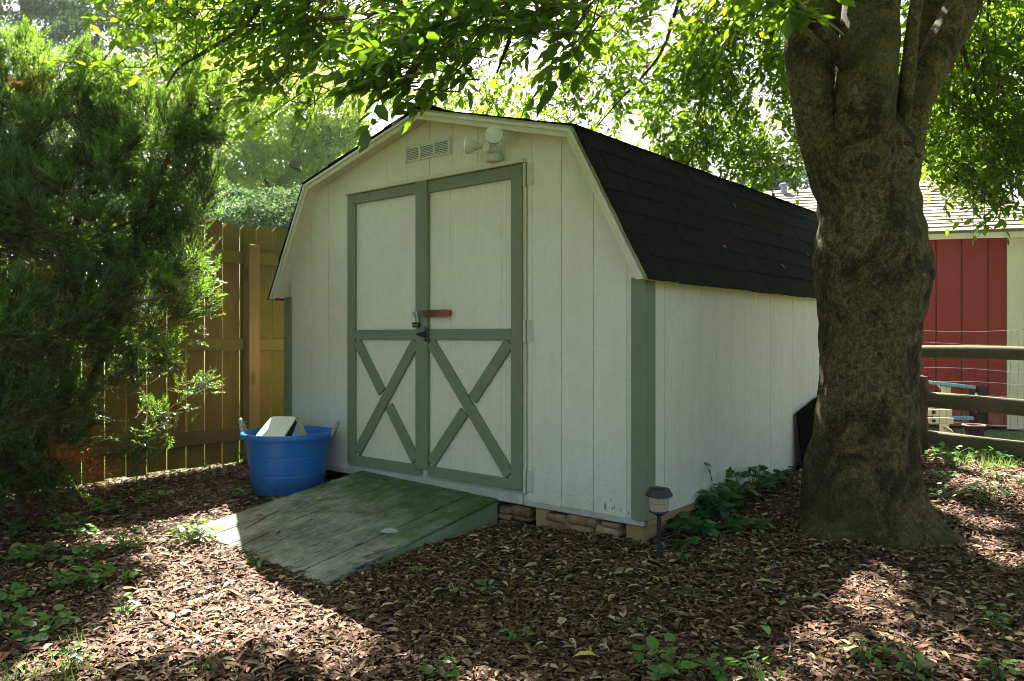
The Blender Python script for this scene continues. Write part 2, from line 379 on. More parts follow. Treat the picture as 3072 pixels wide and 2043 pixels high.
# ground: mulch inside the yard, grass beyond
a = M('mulch_ground', .95, .1); P = a.world(); s = a.sep(P)
f = a.noise(P, 42, 7, .75); f2 = a.noise(P, 7, 5)
mul = a.mix(f2, a.ramp(f, [(.3, lin(.025, .013, .009)), (.55, lin(.07, .038, .024)), (.75, lin(.15, .09, .058))]), lin(.05, .034, .022))
gr = a.ramp(a.noise(P, 30, 6), [(.3, lin(.05, .085, .02)), (.7, lin(.13, .19, .05))])
k1 = a.math('LESS_THAN', a.math('ADD', s[0], a.math('MULTIPLY', f2, .3)), -3.58)
k2 = a.math('GREATER_THAN', a.math('ADD', s[1], a.math('MULTIPLY', f2, 1.0)), 5.2)
k3 = a.math('GREATER_THAN', a.math('SUBTRACT', s[0], a.math('MULTIPLY', f2, 2.0)), 6.0); k4 = a.math('LESS_THAN', a.math('ADD', s[1], a.math('MULTIPLY', f2, 2.0)), -6.0)
a.color(a.mix(a.math('MAXIMUM', a.math('MAXIMUM', k1, k2), a.math('MAXIMUM', k3, k4)), mul, gr)); a.bump(f, .9, .02); m_ground = a.m

m_stone = M('brown_field_stone', .85, .2); co = m_stone.coord(rnd=True)
m_stone.color(m_stone.mix(.5, m_stone.ramp(m_stone.noise(co, 7, 6, .65), [(.3, lin(.12, .07, .035)), (.5, lin(.29, .18, .095)), (.7, lin(.44, .33, .20))]), m_stone.ramp(m_stone.rand(), [(0.0, .6), (1.0, 1.3)]), 'MULTIPLY'))
m_stone.bump(m_stone.noise(co, 22, 6), .7, .012); m_stone = m_stone.m
a = M('blue_plastic', .33, .45); P = a.world(); sm = a.noise(P, 9, 6, .7)
a.color(a.mix(a.ramp(sm, [(.5, 0.0), (.8, .35)]), a.mix(a.math('MULTIPLY', a.ramp(a.sep(P)[2], [(.0, 1.0), (.12, 0.0)]), a.ramp(a.noise(P, 25, 5), [(.35, .1), (.65, .8)])), lin(.010, .155, .52), lin(.06, .06, .05)), lin(.07, .19, .40))); a.bump(a.noise(P, 120, 3), .06, .002); m_blue = a.m
m_rope = simple('grey_rope', (.40, .37, .33), .9, .1, var=.4, nscale=60, bump=.6)
a = M('white_scuffed_metal', .45, .4); P = a.world(); a.color(a.mix(a.ramp(a.noise(P, 26, 7, .8, 1.5), [(.56, 0.0), (.68, .85)]), lin(.70, .70, .66), lin(.26, .25, .22))); m_box = a.m
m_card = simple('tan_cardboard', (.38, .30, .17), .8, .1, var=.25)
a = M('rusty_hasp_metal', .6, .4); P = a.world(); a.color(a.ramp(a.math('ADD', a.math('MULTIPLY', a.noise(P, 60, 5, .7), .5), a.math('MULTIPLY', a.math('ADD', a.sep(P)[0], 1.62), 2.0)), [(.25, lin(.20, .21, .15)), (.5, lin(.09, .03, .015)), (.8, lin(.28, .095, .025))])); a.bump(a.noise(P, 120, 4), .5, .003); m_rust = a.m
m_black = simple('black_hardware', (.012, .012, .014), .4, .5); m_steel = simple('steel', (.55, .55, .53), .3, .5, 1.0)
m_brass = simple('dark_padlock', (.05, .043, .03), .4, .5, .3)
m_wplast = simple('aged_white_plastic', (.66, .66, .60), .4, .4); m_bulb = simple('lamp_glass', (.62, .64, .63), .15, .6)
m_lampb = simple('black_lamp_plastic', (.018, .02, .026), .45, .4)
a = M('ribbed_lamp_lens', .25, .5); a.color(lin(.62, .56, .40)); a.b.inputs['Transmission Weight'].default_value = .35; m_lens = a.m
m_wire = simple('galvanised_wire', (.06, .05, .045), .6, .3, .2)
m_bsteel = simple('light_blue_steel', (.13, .30, .40), .5, .4); m_ladder = simple('cream_ladder', (.62, .57, .42), .6, .3)
m_charc = simple('charcoal_fabric', (.02, .02, .024), .9, .1); m_pink = simple('faded_pink_rim', (.42, .25, .20), .6); m_grey = simple('grey_board', (.34, .32, .29), .8)
m_flue = simple('painted_flue', (.26, .33, .42), .45, .4); m_fluff = simple('white_fluff', (.80, .80, .80), .95, .1); m_window = simple('pale_door_glass', (.10, .12, .13), .2, .6)
m_shade_sheet = simple('shade_sheet_black', (.004, .004, .004), 1.0, .0)  # near-black that stands for the deep shade behind the tree

# ------------------------------------------------------------------ ground
xs = np.unique(np.concatenate([np.linspace(-5, 5, 141), np.linspace(-14, 14, 57), np.array([-220, -140, -90, -60, -40, -30, -22, -18, 18, 22, 30, 40, 60, 90, 140, 220])]))
ys = np.unique(np.concatenate([np.linspace(-5, 6, 151), np.linspace(-14, 16, 61), np.array([-220, -140, -90, -60, -40, -30, -22, -18, 18, 22, 30, 40, 60, 90, 140, 220])]))
GX, GY = np.meshgrid(xs, ys, indexing='ij'); GZ = gh(GX, GY)
rough = np.array([[mnoise.noise((x * 1.7, y * 1.7, 3.1)) * .012 + mnoise.noise((x * 5, y * 5, 8.1)) * .006 if abs(x) < 6 and abs(y) < 7 else 0 for y in ys] for x in xs])
V = np.stack([GX, GY, GZ + rough - .006], -1).reshape(-1, 3); nx, ny = len(xs), len(ys)
ii = (np.arange(nx - 1)[:, None] * ny + np.arange(ny - 1)[None]).ravel()
g = np_mesh('ground', V, [np.stack([ii, ii + ny, ii + ny + 1, ii + 1], 1)], m_ground, None, True); g['kind'] = 'structure'; g['label'] = 'dark brown mulch ground of the yard'

# ------------------------------------------------------------------ white shed
shed = thing('garden_shed', 'white gambrel-roofed garden shed with sage green trim and double doors', 'shed', (-1.525, 0, 0))
SX0, SX1, SL = -3.0, 0.0, 3.66
XC = -1.525
def roof_in(x):                                        # underside of the roof above x
    d = abs(x - XC)
    return 2.395 - .05 - d * (.305 / 1.164) if d < 1.164 else 2.085 - .05 - (d - 1.164) * (.80 / .436)
def ztop(x): return min(roof_in(x), 5)
gro = [-.0997 - i * .2032 for i in range(15)]
wall = bx('front_wall', m_back, shed, -2.985, -.012, .0085, .05, .09, 1.27, 0)
b = MB(); P0 = [(-2.985, 1.27)] + [(x, ztop(x) + .005) for x in (-2.92, XC - 1.164, XC, XC + 1.164, -.13)] + [(-.012, 1.27)]
b.prism([(x, .0085, z) for x, z in P0], (0, .036, 0)); b.build('gable_backing', m_back, shed)
DX0, DX1, DZ0, DZ1 = -2.305, -.735, .13, 1.965
edges = sorted(set([-2.99, -.004] + gro)); gw = .0019
def strip(x0, x1, z0, fn, y0, y1, parent, m, name='siding_board'):
    br = [x0] + [q for q in (XC - 1.164, XC, XC + 1.164) if x0 < q < x1] + [x1]
    top = [(q, y0, max(fn(q), z0 + .01)) for q in br]
    bb = MB(); bb.prism([(x0, y0, z0), (x1, y0, z0)] + top[::-1], (0, y1 - y0, 0)); return bb.build(name, m, parent)
for i in range(len(edges) - 1):
    x0, x1 = edges[i] + gw, edges[i + 1] - gw
    cuts = [x0] + [q for q in (DX0, DX1) if x0 < q < x1] + [x1]
    for c0, c1 in zip(cuts[:-1], cuts[1:]):
        mid = (c0 + c1) / 2; indoor = DX0 <= mid <= DX1
        strip(c0, c1, DZ1 + .005 if indoor else .089 + rnd.uniform(-.003, .003), ztop, 0.0, .0083, wall, m_white)
# side walls
side = bx('side_wall', m_back, shed, -.05, -.0085, .05, SL, .09, 1.31, 0)
sg = [.085 - .0 + (.2031 - .2032) + .2032 * i for i in range(0, 18)]
sg = [0.06] + [.2031 + .2032 * i for i in range(17)] + [SL]
for y0, y1 in zip(sg[:-1], sg[1:]): bx('siding_board', m_wside, side, -.0083, 0, y0 + gw, y1 - gw, .088, 1.315, 0)
bx('side_wall', m_wside, shed, -3.0, -2.965, .05, SL, .09, 1.31, 0)
bx('rear_wall', m_wside, shed, -2.96, -.052, SL - .05, SL, .09, 1.9, 0)
# corner boards
def cboard(x0, x1, y0, y1, z0=.087, z1=1.292): return bx('corner_board', m_green, shed, x0, x1, y0, y1, z0, z1, .003)
cboard(-.068, .014, -.016, -.0005); cboard(.0005, .0155, .0, .086)
cboard(-3.064, -2.976, -.016, -.0005); cboard(-3.018, -3.002, .0, .086)
# skirt, floor rim, skids
bx('skirt_board', m_skirt, shed, -3.0, -.012, .004, .03, .054, .0995, .003)
bx('floor_rim', m_skid, shed, -.03, .002, .032, SL, .05, .085, .002)
for x in (-.118, -1.12, -1.95, -2.95): bx('skid_beam', m_skid, shed, x, x + .096, .02, SL, -.12, .0525, .004)
bx('floor_joist', m_skid, shed, -.70, -.606, .02, .12, -.06, .0535, .004)
bx('floor_deck', m_dark, shed, -2.95, -.06, .06, SL - .06, .055, .085, 0)
# roof: deck, rakes, soffit, shingles
roofo = thing('roof', 'x', 'x', (XC, 0, 0)); del roofo['label']; del roofo['category']; roofo.parent = shed; roofo.location = (0, 0, 0)
prof = [(-1.600, 1.285), (-1.164, 2.085), (0, 2.395), (1.164, 2.085), (1.600, 1.285)]
prof = [(XC + a_, z_) for a_, z_ in prof]
inner = [(XC - 1.548, 1.285), (XC - 1.135, 2.045), (XC, 2.347), (XC + 1.135, 2.045), (XC + 1.548, 1.285)]
b = MB()
for k in range(4):
    b.prism([(prof[k][0], -.085, prof[k][1]), (prof[k + 1][0], -.085, prof[k + 1][1]), (inner[k + 1][0], -.085, inner[k + 1][1]), (inner[k][0], -.085, inner[k][1])], (0, SL + .17, 0))
deck = b.build('roof_deck', m_cream, roofo)
b2 = [(XC - 1.585, 1.275), (XC - 1.153, 2.071), (XC, 2.378), (XC + 1.153, 2.071), (XC + 1.585, 1.275)]
b3 = [(XC - 1.535, 1.275), (XC - 1.122, 2.030), (XC, 2.328), (XC + 1.122, 2.030), (XC + 1.535, 1.275)]
for k in range(4):
    bb = MB(); bb.prism([(b2[k][0], -.104, b2[k][1]), (b2[k + 1][0], -.104, b2[k + 1][1]), (b3[k + 1][0], -.104, b3[k + 1][1]), (b3[k][0], -.104, b3[k][1])], (0, .0185, 0))
    bb.build('rake_board', m_cream, roofo, bevel=.003)
    # narrow moulding under the shingle edge
    def off(q, d): return (XC + (q[0] - XC) * (1 + d), q[1] + d * .6)
    m0, m1 = b2[k], b2[k + 1]; q0 = (m0[0] * .6 + b3[k][0] * .4, m0[1] * .6 + b3[k][1] * .4); q1 = (m1[0] * .6 + b3[k + 1][0] * .4, m1[1] * .6 + b3[k + 1][1] * .4)
    bb = MB(); bb.prism([(m0[0], -.114, m0[1]), (m1[0], -.114, m1[1]), (q1[0], -.114, q1[1]), (q0[0], -.114, q0[1])], (0, .0095, 0)); bb.build('rake_moulding', m_cream, roofo, bevel=.002)
# shingles, course by course, butts proud of the course below
def courses(p_lo, p_hi, y0, y1, exposure, tab, parent, m, seed, thick=.002, name='shingle'):
    r_ = random.Random(seed); lo = np.array([p_lo[0], 0, p_lo[1]]); hi = np.array([p_hi[0], 0, p_hi[1]]); L = np.linalg.norm(hi - lo); e = (hi - lo) / L
    nrm = np.array([-e[2], 0, e[0]]);  nrm = nrm if nrm[2] > 0 else -nrm
    n = int(round(L / exposure)); ex = L / n
    for i in range(n):
        s0 = i * ex - (.018 if i == 0 else .0); y = y0 + (0 if i % 2 == 0 else -tab / 2)
        while y < y1 - .02:
            ya, yb = max(y + .0035, y0), min(y + tab - .0035, y1)
            if yb - ya > .02:
                lift = thick + r_.uniform(0, .003); dz = r_.uniform(-.004, .004)
                A = lo + e * (s0 + dz); B = lo + e * min(s0 + ex * 1.25, L + .004)
                bb = MB(); bb.add([A + nrm * .0012 + UP * 0 + np.array([0, ya, 0]), A + nrm * .0012 + np.array([0, yb, 0]), B + nrm * .0012 + np.array([0, yb, 0]), B + nrm * .0012 + np.array([0, ya, 0]),
                                   A + nrm * (lift + .005) + np.array([0, ya, 0]), A + nrm * (lift + .005) + np.array([0, yb, 0]), B + nrm * .0035 + np.array([0, yb, 0]), B + nrm * .0035 + np.array([0, ya, 0])],
                                  [(0, 3, 2, 1), (4, 5, 6, 7), (0, 1, 5, 4), (1, 2, 6, 5), (2, 3, 7, 6), (3, 0, 4, 7)])
                bb.build(name, m, parent)
            y += tab
courses(prof[4], prof[3], -.112, SL + .11, .131, .305, roofo, m_shin, 1)
courses(prof[3], prof[2], -.112, SL + .11, .30, .95, roofo, m_shin, 2)
courses(prof[0], prof[1], -.112, SL + .11, .30, .95, roofo, m_shin, 3)
courses(prof[1], prof[2], -.112, SL + .11, .30, .95, roofo, m_shin, 4)
bx('ridge_cap', m_shin, roofo, XC - .09, XC + .09, -.112, SL + .11, 2.385, 2.412, .01)
bx('eave_trim', m_cream, roofo, .012, .062, -.08, SL + .08, 1.277, 1.2835, .002)

# doors
def make_door(x0, x1, right):
    d = bx('door', m_back, shed, x0, x1, .0105, .045, .14, 1.96, 0)
    d['label'] = 'right green-trimmed door leaf with the hasp' if right else 'left green-trimmed door leaf'
    ch = d; e = [x0 + .002] + [q - .022 for q in gro if x0 + .03 < q - .022 < x1 - .03][::-1] + [x1 - .002]
    for i in range(len(e) - 1): bx('panel_board', m_white, ch, e[i] + .0006, e[i + 1] - .0006, .002, .0103, .14, 1.955, 0)
    return ch
dl = make_door(-2.30, -1.580, False); dr = make_door(-1.575, -.772, True)
def trim(name, d, x0, x1, z0, z1, y0=-.018, y1=.0018): return bx(name, m_green, d, x0, x1, y0, y1, z0, z1, .002)
trim('stile', dl, -2.308, -2.229, .13, 1.963)
trim('rail', dl, -2.2285, -1.6185, 1.898, 1.9625, -.0175); trim('rail', dl, -2.2285, -1.6185, .979, 1.044, -.0175); trim('rail', dl, -2.245, -1.585, .131, .193, -.0185)
trim('stile', dr, -.848, -.769, .135, 1.962); trim('stile', dr, -1.618, -1.516, .172, 1.9665, -.030, .0015)
trim('rail', dr, -1.5155, -.8485, 1.890, 1.961, -.0175); trim('rail', dr, -1.5155, -.8485, .979, 1.044, -.0175); trim('rail', dr, -1.522, -.846, .134, .196, -.0185)
def brace(d, p, q, y0, y1, wid=.072, cut=None):
    p = np.array(p); q = np.array(q); e = (q - p) / np.linalg.norm(q - p); n = np.array([-e[1], e[0]]) * wid / 2
    segs = [(p, q)] if cut is None else [(p, p + (q - p) * .5 - e * cut), (p + (q - p) * .5 + e * cut, q)]
    for A, B in segs:
        bb = MB(); bb.prism([(c[0], y0, c[1]) for c in (A - n, B - n, B + n, A + n)], (0, y1 - y0, 0)); bb.build('brace', m_green, d, bevel=.002)
brace(dl, (-2.212, .215), (-1.635, .965), -.0172, .0016); brace(dl, (-2.212, .965), (-1.635, .215), -.0165, .0014, cut=.055)
brace(dr, (-1.500, .965), (-.865, .215), -.0172, .0016); brace(dr, (-1.500, .215), (-.865, .965), -.0165, .0014, cut=.053)
bx('door_jamb', m_trimw, shed, -.7685, -.748, -.006, .012, .12, 1.985, .002)
for z in (1.90, 1.03, .197):
    bb = MB(); bb.box(-.742, -.699, -.005, -.0008, z - .062, z + .062); bb.build('hinge_plate', m_trimw, shed, bevel=.001)
    bb = MB(); bb.tube([(-.754, -.012, z - .062), (-.754, -.012, z + .062)], .0095, 10); bb.build('hinge', m_trimw, dr, True)
bx('door_header', m_cream, shed, -2.325, -.752, -.034, -.0006, 1.9665, 1.992, .004)
bx('door_sill', m_skirt, shed, -2.3, -.77, -.012, .0035, .060, .118, .004)
# hasp with its staple, barrel latch
bb = MB(); bb.prism([(-1.600, -.0305, 1.119), (-1.335, -.0305, 1.119), (-1.318, -.0305, 1.128), (-1.312, -.0305, 1.141), (-1.318, -.0305, 1.153), (-1.335, -.0305, 1.162), (-1.600, -.0305, 1.162)], (0, -.005, 0))
hasp = bb.build('hasp', m_rust, shed, bevel=.001); hasp['label'] = 'rusty hasp strap across the door gap'
bx('hasp_mount', m_rust, shed, -1.50, -1.33, -.0300, .0015, 1.124, 1.158, .002)
bb = MB()
for k in range(12):
    pass
bb.tube([(-1.612 + .017 * math.cos(th), -.038, 1.141 + .017 * math.sin(th)) for th in np.linspace(0, 2 * math.pi, 17)], .0045, 6, False); bb.build('staple', m_steel, shed, True)
lat = MB(); lat.box(-1.536, -1.496, -.043, -.0302, .970, 1.055); lo_ = lat.build('latch', m_black, shed, bevel=.008); lo_['label'] = 'small black pivot latch'
lat = MB(); lat.prism([(-1.600, -.05, 1.015), (-1.545, -.05, 1.027), (-1.51, -.05, 1.024), (-1.51, -.05, 1.000), (-1.545, -.05, .996), (-1.575, -.05, 1.004)], (0, .014, 0)); lat.build('lever', m_black, lo_, bevel=.003)
for z in (1.042, .984):
    lat = MB(); lat.tube([(-1.515, -.044, z), (-1.515, -.047, z)], .0065, 10); lat.build('screw', m_steel, lo_)
# vent
vent = bx('vent', m_white, shed, -1.733, -1.329, -.010, -.0005, 2.105, 2.205, .003); vent['label'] = 'three-panel louvred gable vent'
for k in range(3):
    xa = -1.715 + k * .128; bx('vent_opening', m_dark, vent, xa, xa + .112, -.0125, -.0102, 2.119, 2.191, 0)
    for j in range(7):
        z = 2.1225 + j * .0105; bb = MB(); bb.prism([(xa, -.018, z - .0005), (xa, -.0127, z + .0055), (xa, -.0127, z + .0035), (xa, -.018, z - .0035)][::-1], (.112, 0, 0)); bb.build('slat', m_wplast, vent)
for xa in (-1.731, -1.6025, -1.4745, -1.3465): bx('vent_bar', m_wplast, vent, xa, xa + .0155, -.0185, -.0102, 2.108, 2.202, .001)
# twin floodlight
fl = MB(); fl.lathe((-.948, -.045, 1.993), [(.044, 0), (.044, .035), (.036, .042)], 24); flood = fl.build('floodlight', m_wplast, shed, True); flood['label'] = 'white twin-head floodlight'
fl = MB(); fl.tube([(-.948, -.045, 2.034), (-.946, -.055, 2.052)], [.022, .016], 12); fl.tube([(-.944, -.0605, 2.063), (-.944, -.12, 2.063)], [.03, .026], 16); fl.box(-.98, -.916, -.044, -.001, 1.999, 2.026); fl.build('sensor', m_wplast, flood, True)
for k in range(14):
    th = math.pi + (k - 6.5) / 13 * math.pi; bb = MB(); c_ = np.array([-.948 + .0445 * math.cos(th + math.pi / 2), -.045 - abs(.0445 * math.sin(th + math.pi / 2)), 2.010])
    bb.obox(c_, (.0025, 0, 0), (0, .0025, 0), (0, 0, .016)); bb.build('rib', m_wplast, flood)
def lamp_head(base, tip, r):
    base = np.array(base); tip = np.array(tip); e = tip - base; L = np.linalg.norm(e); e /= L
    bb = MB(); bb.tube([base, base + e * .025, base + e * .04, base + e * (L * .75), base + e * L], [.013, .016, r * .55, r * .95, r], 20, True); h = bb.build('lamp_head', m_wplast, flood, True)
    bb = MB(); bb.tube([base + e * (L + .0005), base + e * (L + .006), base + e * (L + .012)], [r * .93, r * .7, r * .2], 20); bb.build('lens', m_bulb, h, True)
    bb = MB(); bb.tube([np.array([-.944, -.075, 2.063]), base], [.011, .011], 8); bb.build('knuckle', m_wplast, flood, True)
lamp_head((-.985, -.098, 2.078), (-1.055, -.175, 2.077), .047); lamp_head((-.895, -.085, 2.095), (-.845, -.165, 2.108), .05)

# padlock hangs open on the staple
pad = thing('padlock', 'small dark padlock hanging from the rusty hasp on the doors', 'padlock', (-1.6, -.045, 1.058))
bb = MB(); bb.box(-1.612, -1.558, -.0645, -.0405, 1.056, 1.088); bb.build('body', m_brass, pad, bevel=.004)
bb = MB(); bb.box(-1.608, -1.562, -.0652, -.0646, 1.066, 1.0735); bb.build('label_band', m_steel, pad)
bb = MB(); bb.tube([(-1.572, -.0525, 1.088), (-1.577, -.0525, 1.125), (-1.588, -.05, 1.139), (-1.600, -.047, 1.138), (-1.606, -.047, 1.127), (-1.602, -.048, 1.117)], .0042, 8); bb.build('shackle', m_steel, pad, True)

# ------------------------------------------------------------------ foundation stones under the front edge
def z2(x, y): return (1500 + x * .2232, 1350 + y * .2232)
pier = thing('stone_foundation', 'stacked brown field stones shimming the front edge of the white shed', 'stones', (-.4, .06, -.05))
def stone(c, h, seed):
    import bmesh
    bm = bmesh.new(); bmesh.ops.create_cube(bm, size=2.0); bmesh.ops.subdivide_edges(bm, edges=bm.edges, cuts=3, use_grid_fill=True)
    for v in bm.verts:
        n = v.co.normalized(); q = v.co.lerp(n * 1.22, .34); d = mnoise.noise((q.x * 1.3 + seed * 9, q.y * 1.3, q.z * 1.3)) * .2
        q *= 1 + d; v.co = (c[0] + q.x * h[0], c[1] + q.y * h[1], c[2] + q.z * h[2])
    me = bpy.data.meshes.new('stone'); o0 = origin(pier)
    for v in bm.verts: v.co -= Vector(o0)
    bm.to_mesh(me); bm.free(); me.materials.append(m_stone); me.polygons.foreach_set('use_smooth', [True] * len(me.polygons))
    return link(bpy.data.objects.new('stone', me), pier)
for k, (xa, xb, ya, yb) in enumerate([(690, 950, 842, 945), (965, 1370, 870, 1005), (640, 1330, 900, 1125), (1130, 1335, 1025, 1120), (1420, 1668, 955, 1030), (1340, 1668, 1010, 1140),
                                      (1230, 1668, 1130, 1250), (10, 190, 740, 838), (200, 452, 745, 882), (10, 195, 846, 910), (200, 452, 886, 940), (20, 300, 935, 1000), (640, 900, 1110, 1190)]):
    p = on_y(*z2((xa + xb) / 2, (ya + yb) / 2), .06); p1 = on_y(*z2(xb, yb), .06); p0 = on_y(*z2(xa, ya), .06)
    slope = 0
    hx = (p1[0] - p0[0]) / 2; hz = (yb - ya) * .2232 / 2 * (np.dot(p - CAM, FWD) / FPX)
    stone((p[0], .075 + rnd.uniform(-.012, .012), p[2]), (hx * .98, .06, hz * .98), k + 1)

# ------------------------------------------------------------------ ramp
ramp = thing('wooden_ramp', 'weathered mossy wooden ramp in front of the shed doors', 'ramp', (-1.55, -.6, 0))
BL, BR, FR, FL = [np.array(p) for p in ((-2.159, -.014, .100), (-.943, -.014, .072), (-.872, -1.275, -.092), (-2.15, -1.225, -.060))]
nP = 6
for k in range(nP):
    f0, f1 = k / nP, (k + 1) / nP; eb = (BR - BL) / np.linalg.norm(BR - BL) * .0034
    A, B = BL + (BR - BL) * f0 + eb, BL + (BR - BL) * f1 - eb; D, C_ = FL + (FR - FL) * f0 + eb, FL + (FR - FL) * f1 - eb
    dz = UP * rnd.uniform(-.0015, .0015)
    bb = MB(); bb.prism([A + dz, B + dz, C_ + dz, D + dz], (0, 0, -.02)); pk = bb.build('plank', m_ramp, ramp, bevel=.003)
    for fy in (.03, .5, .97):
        for fx in (.2, .8):
            q_ = (A + (B - A) * fx) * (1 - fy) + (D + (C_ - D) * fx) * fy + dz; bs = MB(); bs.tube([q_ - UP * .002, q_ + UP * .0012], .0045, 8); bs.build('screw', m_black, pk)
for A, D in ((BR, FR), (BL, FL)):
    ins = np.array([-.004 if A is BR else .004, 0, 0]); th = np.array([-.03 if A is BR else .03, 0, 0])
    bb = MB(); bb.prism([A + ins - UP * .0215, D + ins - UP * .0215, np.array([D[0], D[1], -.16]) + ins, np.array([A[0], A[1], -.16]) + ins], th); bb.build('side_board', m_rampside, ramp, bevel=.003)
bb = MB(); bb.prism([BL * .9 + FL * .1 + np.array([.03, 0, -.03]), BR * .9 + FR * .1 + np.array([-.03, 0, -.03]), BR * .9 + FR * .1 + np.array([-.03, 0, -.12]), BL * .9 + FL * .1 + np.array([.03, 0, -.12])], (0, .03, 0)); bb.build('cross_beam', m_rampside, ramp)

# ------------------------------------------------------------------ privacy fence (left)
fence = thing('privacy_fence', 'tall brown wooden privacy fence with dog-eared boards behind the evergreen shrub', 'fence', (-3.7, 0, 0))
y = -5.4; first = True
y0f = on_x(614.2, 1100, -3.7)[1]; y = y0f - .1478 * 36
while y < 7.5:
    gap = rnd.uniform(.006, .0105); ya, yb = y + gap / 2, y + .1478 - gap / 2; zt = 1.905 + rnd.uniform(-.012, .012) + .004 * math.sin(y * 3)
    zb = float(gh(-3.7, y)) + rnd.uniform(.025, .045); x = -3.7 + rnd.uniform(-.003, .001); cz = .035
    lean = rnd.uniform(-.004, .004)
    bb = MB(); bb.prism([(x, ya, zb), (x, yb, zb), (x, yb + lean, zt - cz), (x, yb - .03 + lean, zt), (x, ya + .03 + lean, zt), (x, ya + lean, zt - cz)], (-.0140, 0, 0)); bb.build('fence_board', m_fence, fence)
    y += .1478
posts = [.074, -2.36, -4.8, 2.51, 4.95]
ps = sorted(posts)
for (za, zb) in ((.167, .272), (.886, .982), (1.578, 1.675)):
    for p, q in [(-5.4, ps[0])] + list(zip(ps[:-1], ps[1:])) + [(ps[-1], 7.4)]:
        dz = rnd.uniform(-.008, .008); bx('fence_rail', m_frail, fence, -3.699, -3.662, p + .0495, q - .0495, za + dz, zb + dz, .003)
for p in posts: bx('fence_post', m_fpost, fence, -3.697, -3.602, p - .048, p + .048, -.3, 1.735, .004)

# ------------------------------------------------------------------ blue tub and what lies in it
TC = np.array([-2.545, -.325, float(gh(-2.545, -.325)) - .005])
tub = thing('blue_tub', 'blue plastic tub with rope handles on the mulch beside the ramp', 'tub', TC)
H = .405
bb = MB(); bb.lathe(TC, [(.0, .004), (.222, .0), (.232, .012), (.2462, .128), (.2470, .1355), (.2458, .1375), (.2476, .1395), (.2486, .147), (.2625, .248), (.2633, .2555), (.2621, .2575), (.2639, .2595), (.2649, .267), (.277, .352), (.281, .365), (.302, .366), (.307, .374), (.307, .395), (.302, .403), (.289, .405), (.282, .398), (.262, .25), (.226, .02), (0, .016)], 64, True)
bb.build('tub_body', m_blue, tub, True)
for ang, nm in ((math.atan2(RIGHT[1], RIGHT[0]) + math.pi, 0), (math.atan2(RIGHT[1], RIGHT[0]), 1)):
    rad = np.array([math.cos(ang), math.sin(ang), 0]); tan = np.array([-rad[1], rad[0], 0]); base = TC + rad * .292 + UP * H
    for strand in range(2):
        pts = []
        for k in range(25):
            f = k / 24; arch = math.sin(math.pi * f); c_ = base + tan * (.055 - .11 * f) + UP * (arch * (.075 if nm == 0 else .06) - .03 * (1 - arch)) + rad * arch * (.03 if nm == 0 else .045)
            tw = k * 1.05 + strand * math.pi; pts.append(c_ + (UP * math.cos(tw) + rad * math.sin(tw)) * .0065)
        bb = MB(); bb.tube(pts, .0075, 7); hd = bb.build('rope_handle', m_rope, tub, True)
box = thing('battered_box', 'battered white metal box lid leaning inside the blue tub', 'box', at(830, 1270, 5.1))
tl, tr_, br_, bl_ = at(815, 1248, 5.27), at(890, 1249, 5.22), at(846, 1318, 4.99), at(762, 1312, 5.06)
def rounded(A, B, C_, D, f=.16, n=5):
    out = []
    for P_, Q, R in ((D, A, B), (A, B, C_), (B, C_, D), (C_, D, A)):
        a_, c_ = Q + (P_ - Q) * f, Q + (R - Q) * f
        for k in range(n): t_ = k / (n - 1); out.append((1 - t_) ** 2 * a_ + 2 * t_ * (1 - t_) * Q + t_ * t_ * c_)
    return out
nrm = np.cross(tr_ - tl, bl_ - tl); nrm /= np.linalg.norm(nrm); nrm = nrm if np.dot(nrm, FWD) > 0 else -nrm
bb = MB(); bb.prism(rounded(tl, tr_, br_, bl_), nrm * .012); bb.build('lid', m_box, box, bevel=.002)
bk = nrm * .013; dn = nrm * .055 - UP * .035
bb = MB(); bb.prism([tr_ + bk - (tr_ - tl) * .08, br_ + bk - (br_ - bl_) * .06, br_ + bk + dn, tr_ + bk + dn * .3 + (br_ - tr_) * .06], (tl - tr_) * .04); bb.build('side', m_charc, box)
bb = MB(); fa, fb = at(893, 1252, 5.235), at(921, 1312, 5.16); bb.prism([fa, fb, fb - RIGHT * .05, fa - RIGHT * .012], FWD * .012); bb.build('flap', m_card, box)
bb = MB(); fa, fb = at(897, 1254, 5.30), at(918, 1310, 5.24); bb.prism([fa, fb + RIGHT * .01, fb - RIGHT * .16, fa - RIGHT * .16], FWD * .006); bb.build('back', m_box, box)

# ------------------------------------------------------------------ solar path lamp
LP = at(1977, 1670, 3.57); LP[2] = float(gh(LP[0], LP[1]))
zc = lambda v: 1 - (v - 1009) * 3.57 / FPX - LP[2]
lamp = thing('solar_path_light', 'black solar path lamp with ribbed amber lens by the shed corner', 'lamp', LP)
bb = MB(); bb.tube([LP + UP * -.12, LP + UP * zc(1545)], .0105, 12); bb.build('stake', m_lampb, lamp, True)
bb = MB(); bb.lathe(LP, [(.0, zc(1464)), (.048, zc(1465)), (.052, zc(1470)), (.0525, zc(1472)), (.0615, zc(1480)), (.0635, zc(1486)), (.058, zc(1488)), (.0, zc(1487))], 8 * 4, True); bb.build('cap', m_lampb, lamp, True)
bb = MB(); bb.box(LP[0] - .026, LP[0] + .026, LP[1] - .026, LP[1] + .026, LP[2] + zc(1464) + .0005, LP[2] + zc(1464) + .003); bb.build('solar_panel', m_black, lamp)
n = 48; pr = []
bb = MB(); vs = []; prof_l = [(.0445, zc(1488.5)), (.0425, zc(1509)), (.0385, zc(1531))]
for r, z in prof_l:
    for k in range(n): th = 2 * math.pi * k / n; rr = r + (.0016 if k % 2 else -.0012); vs.append((LP[0] + rr * math.cos(th), LP[1] + rr * math.sin(th), LP[2] + z))
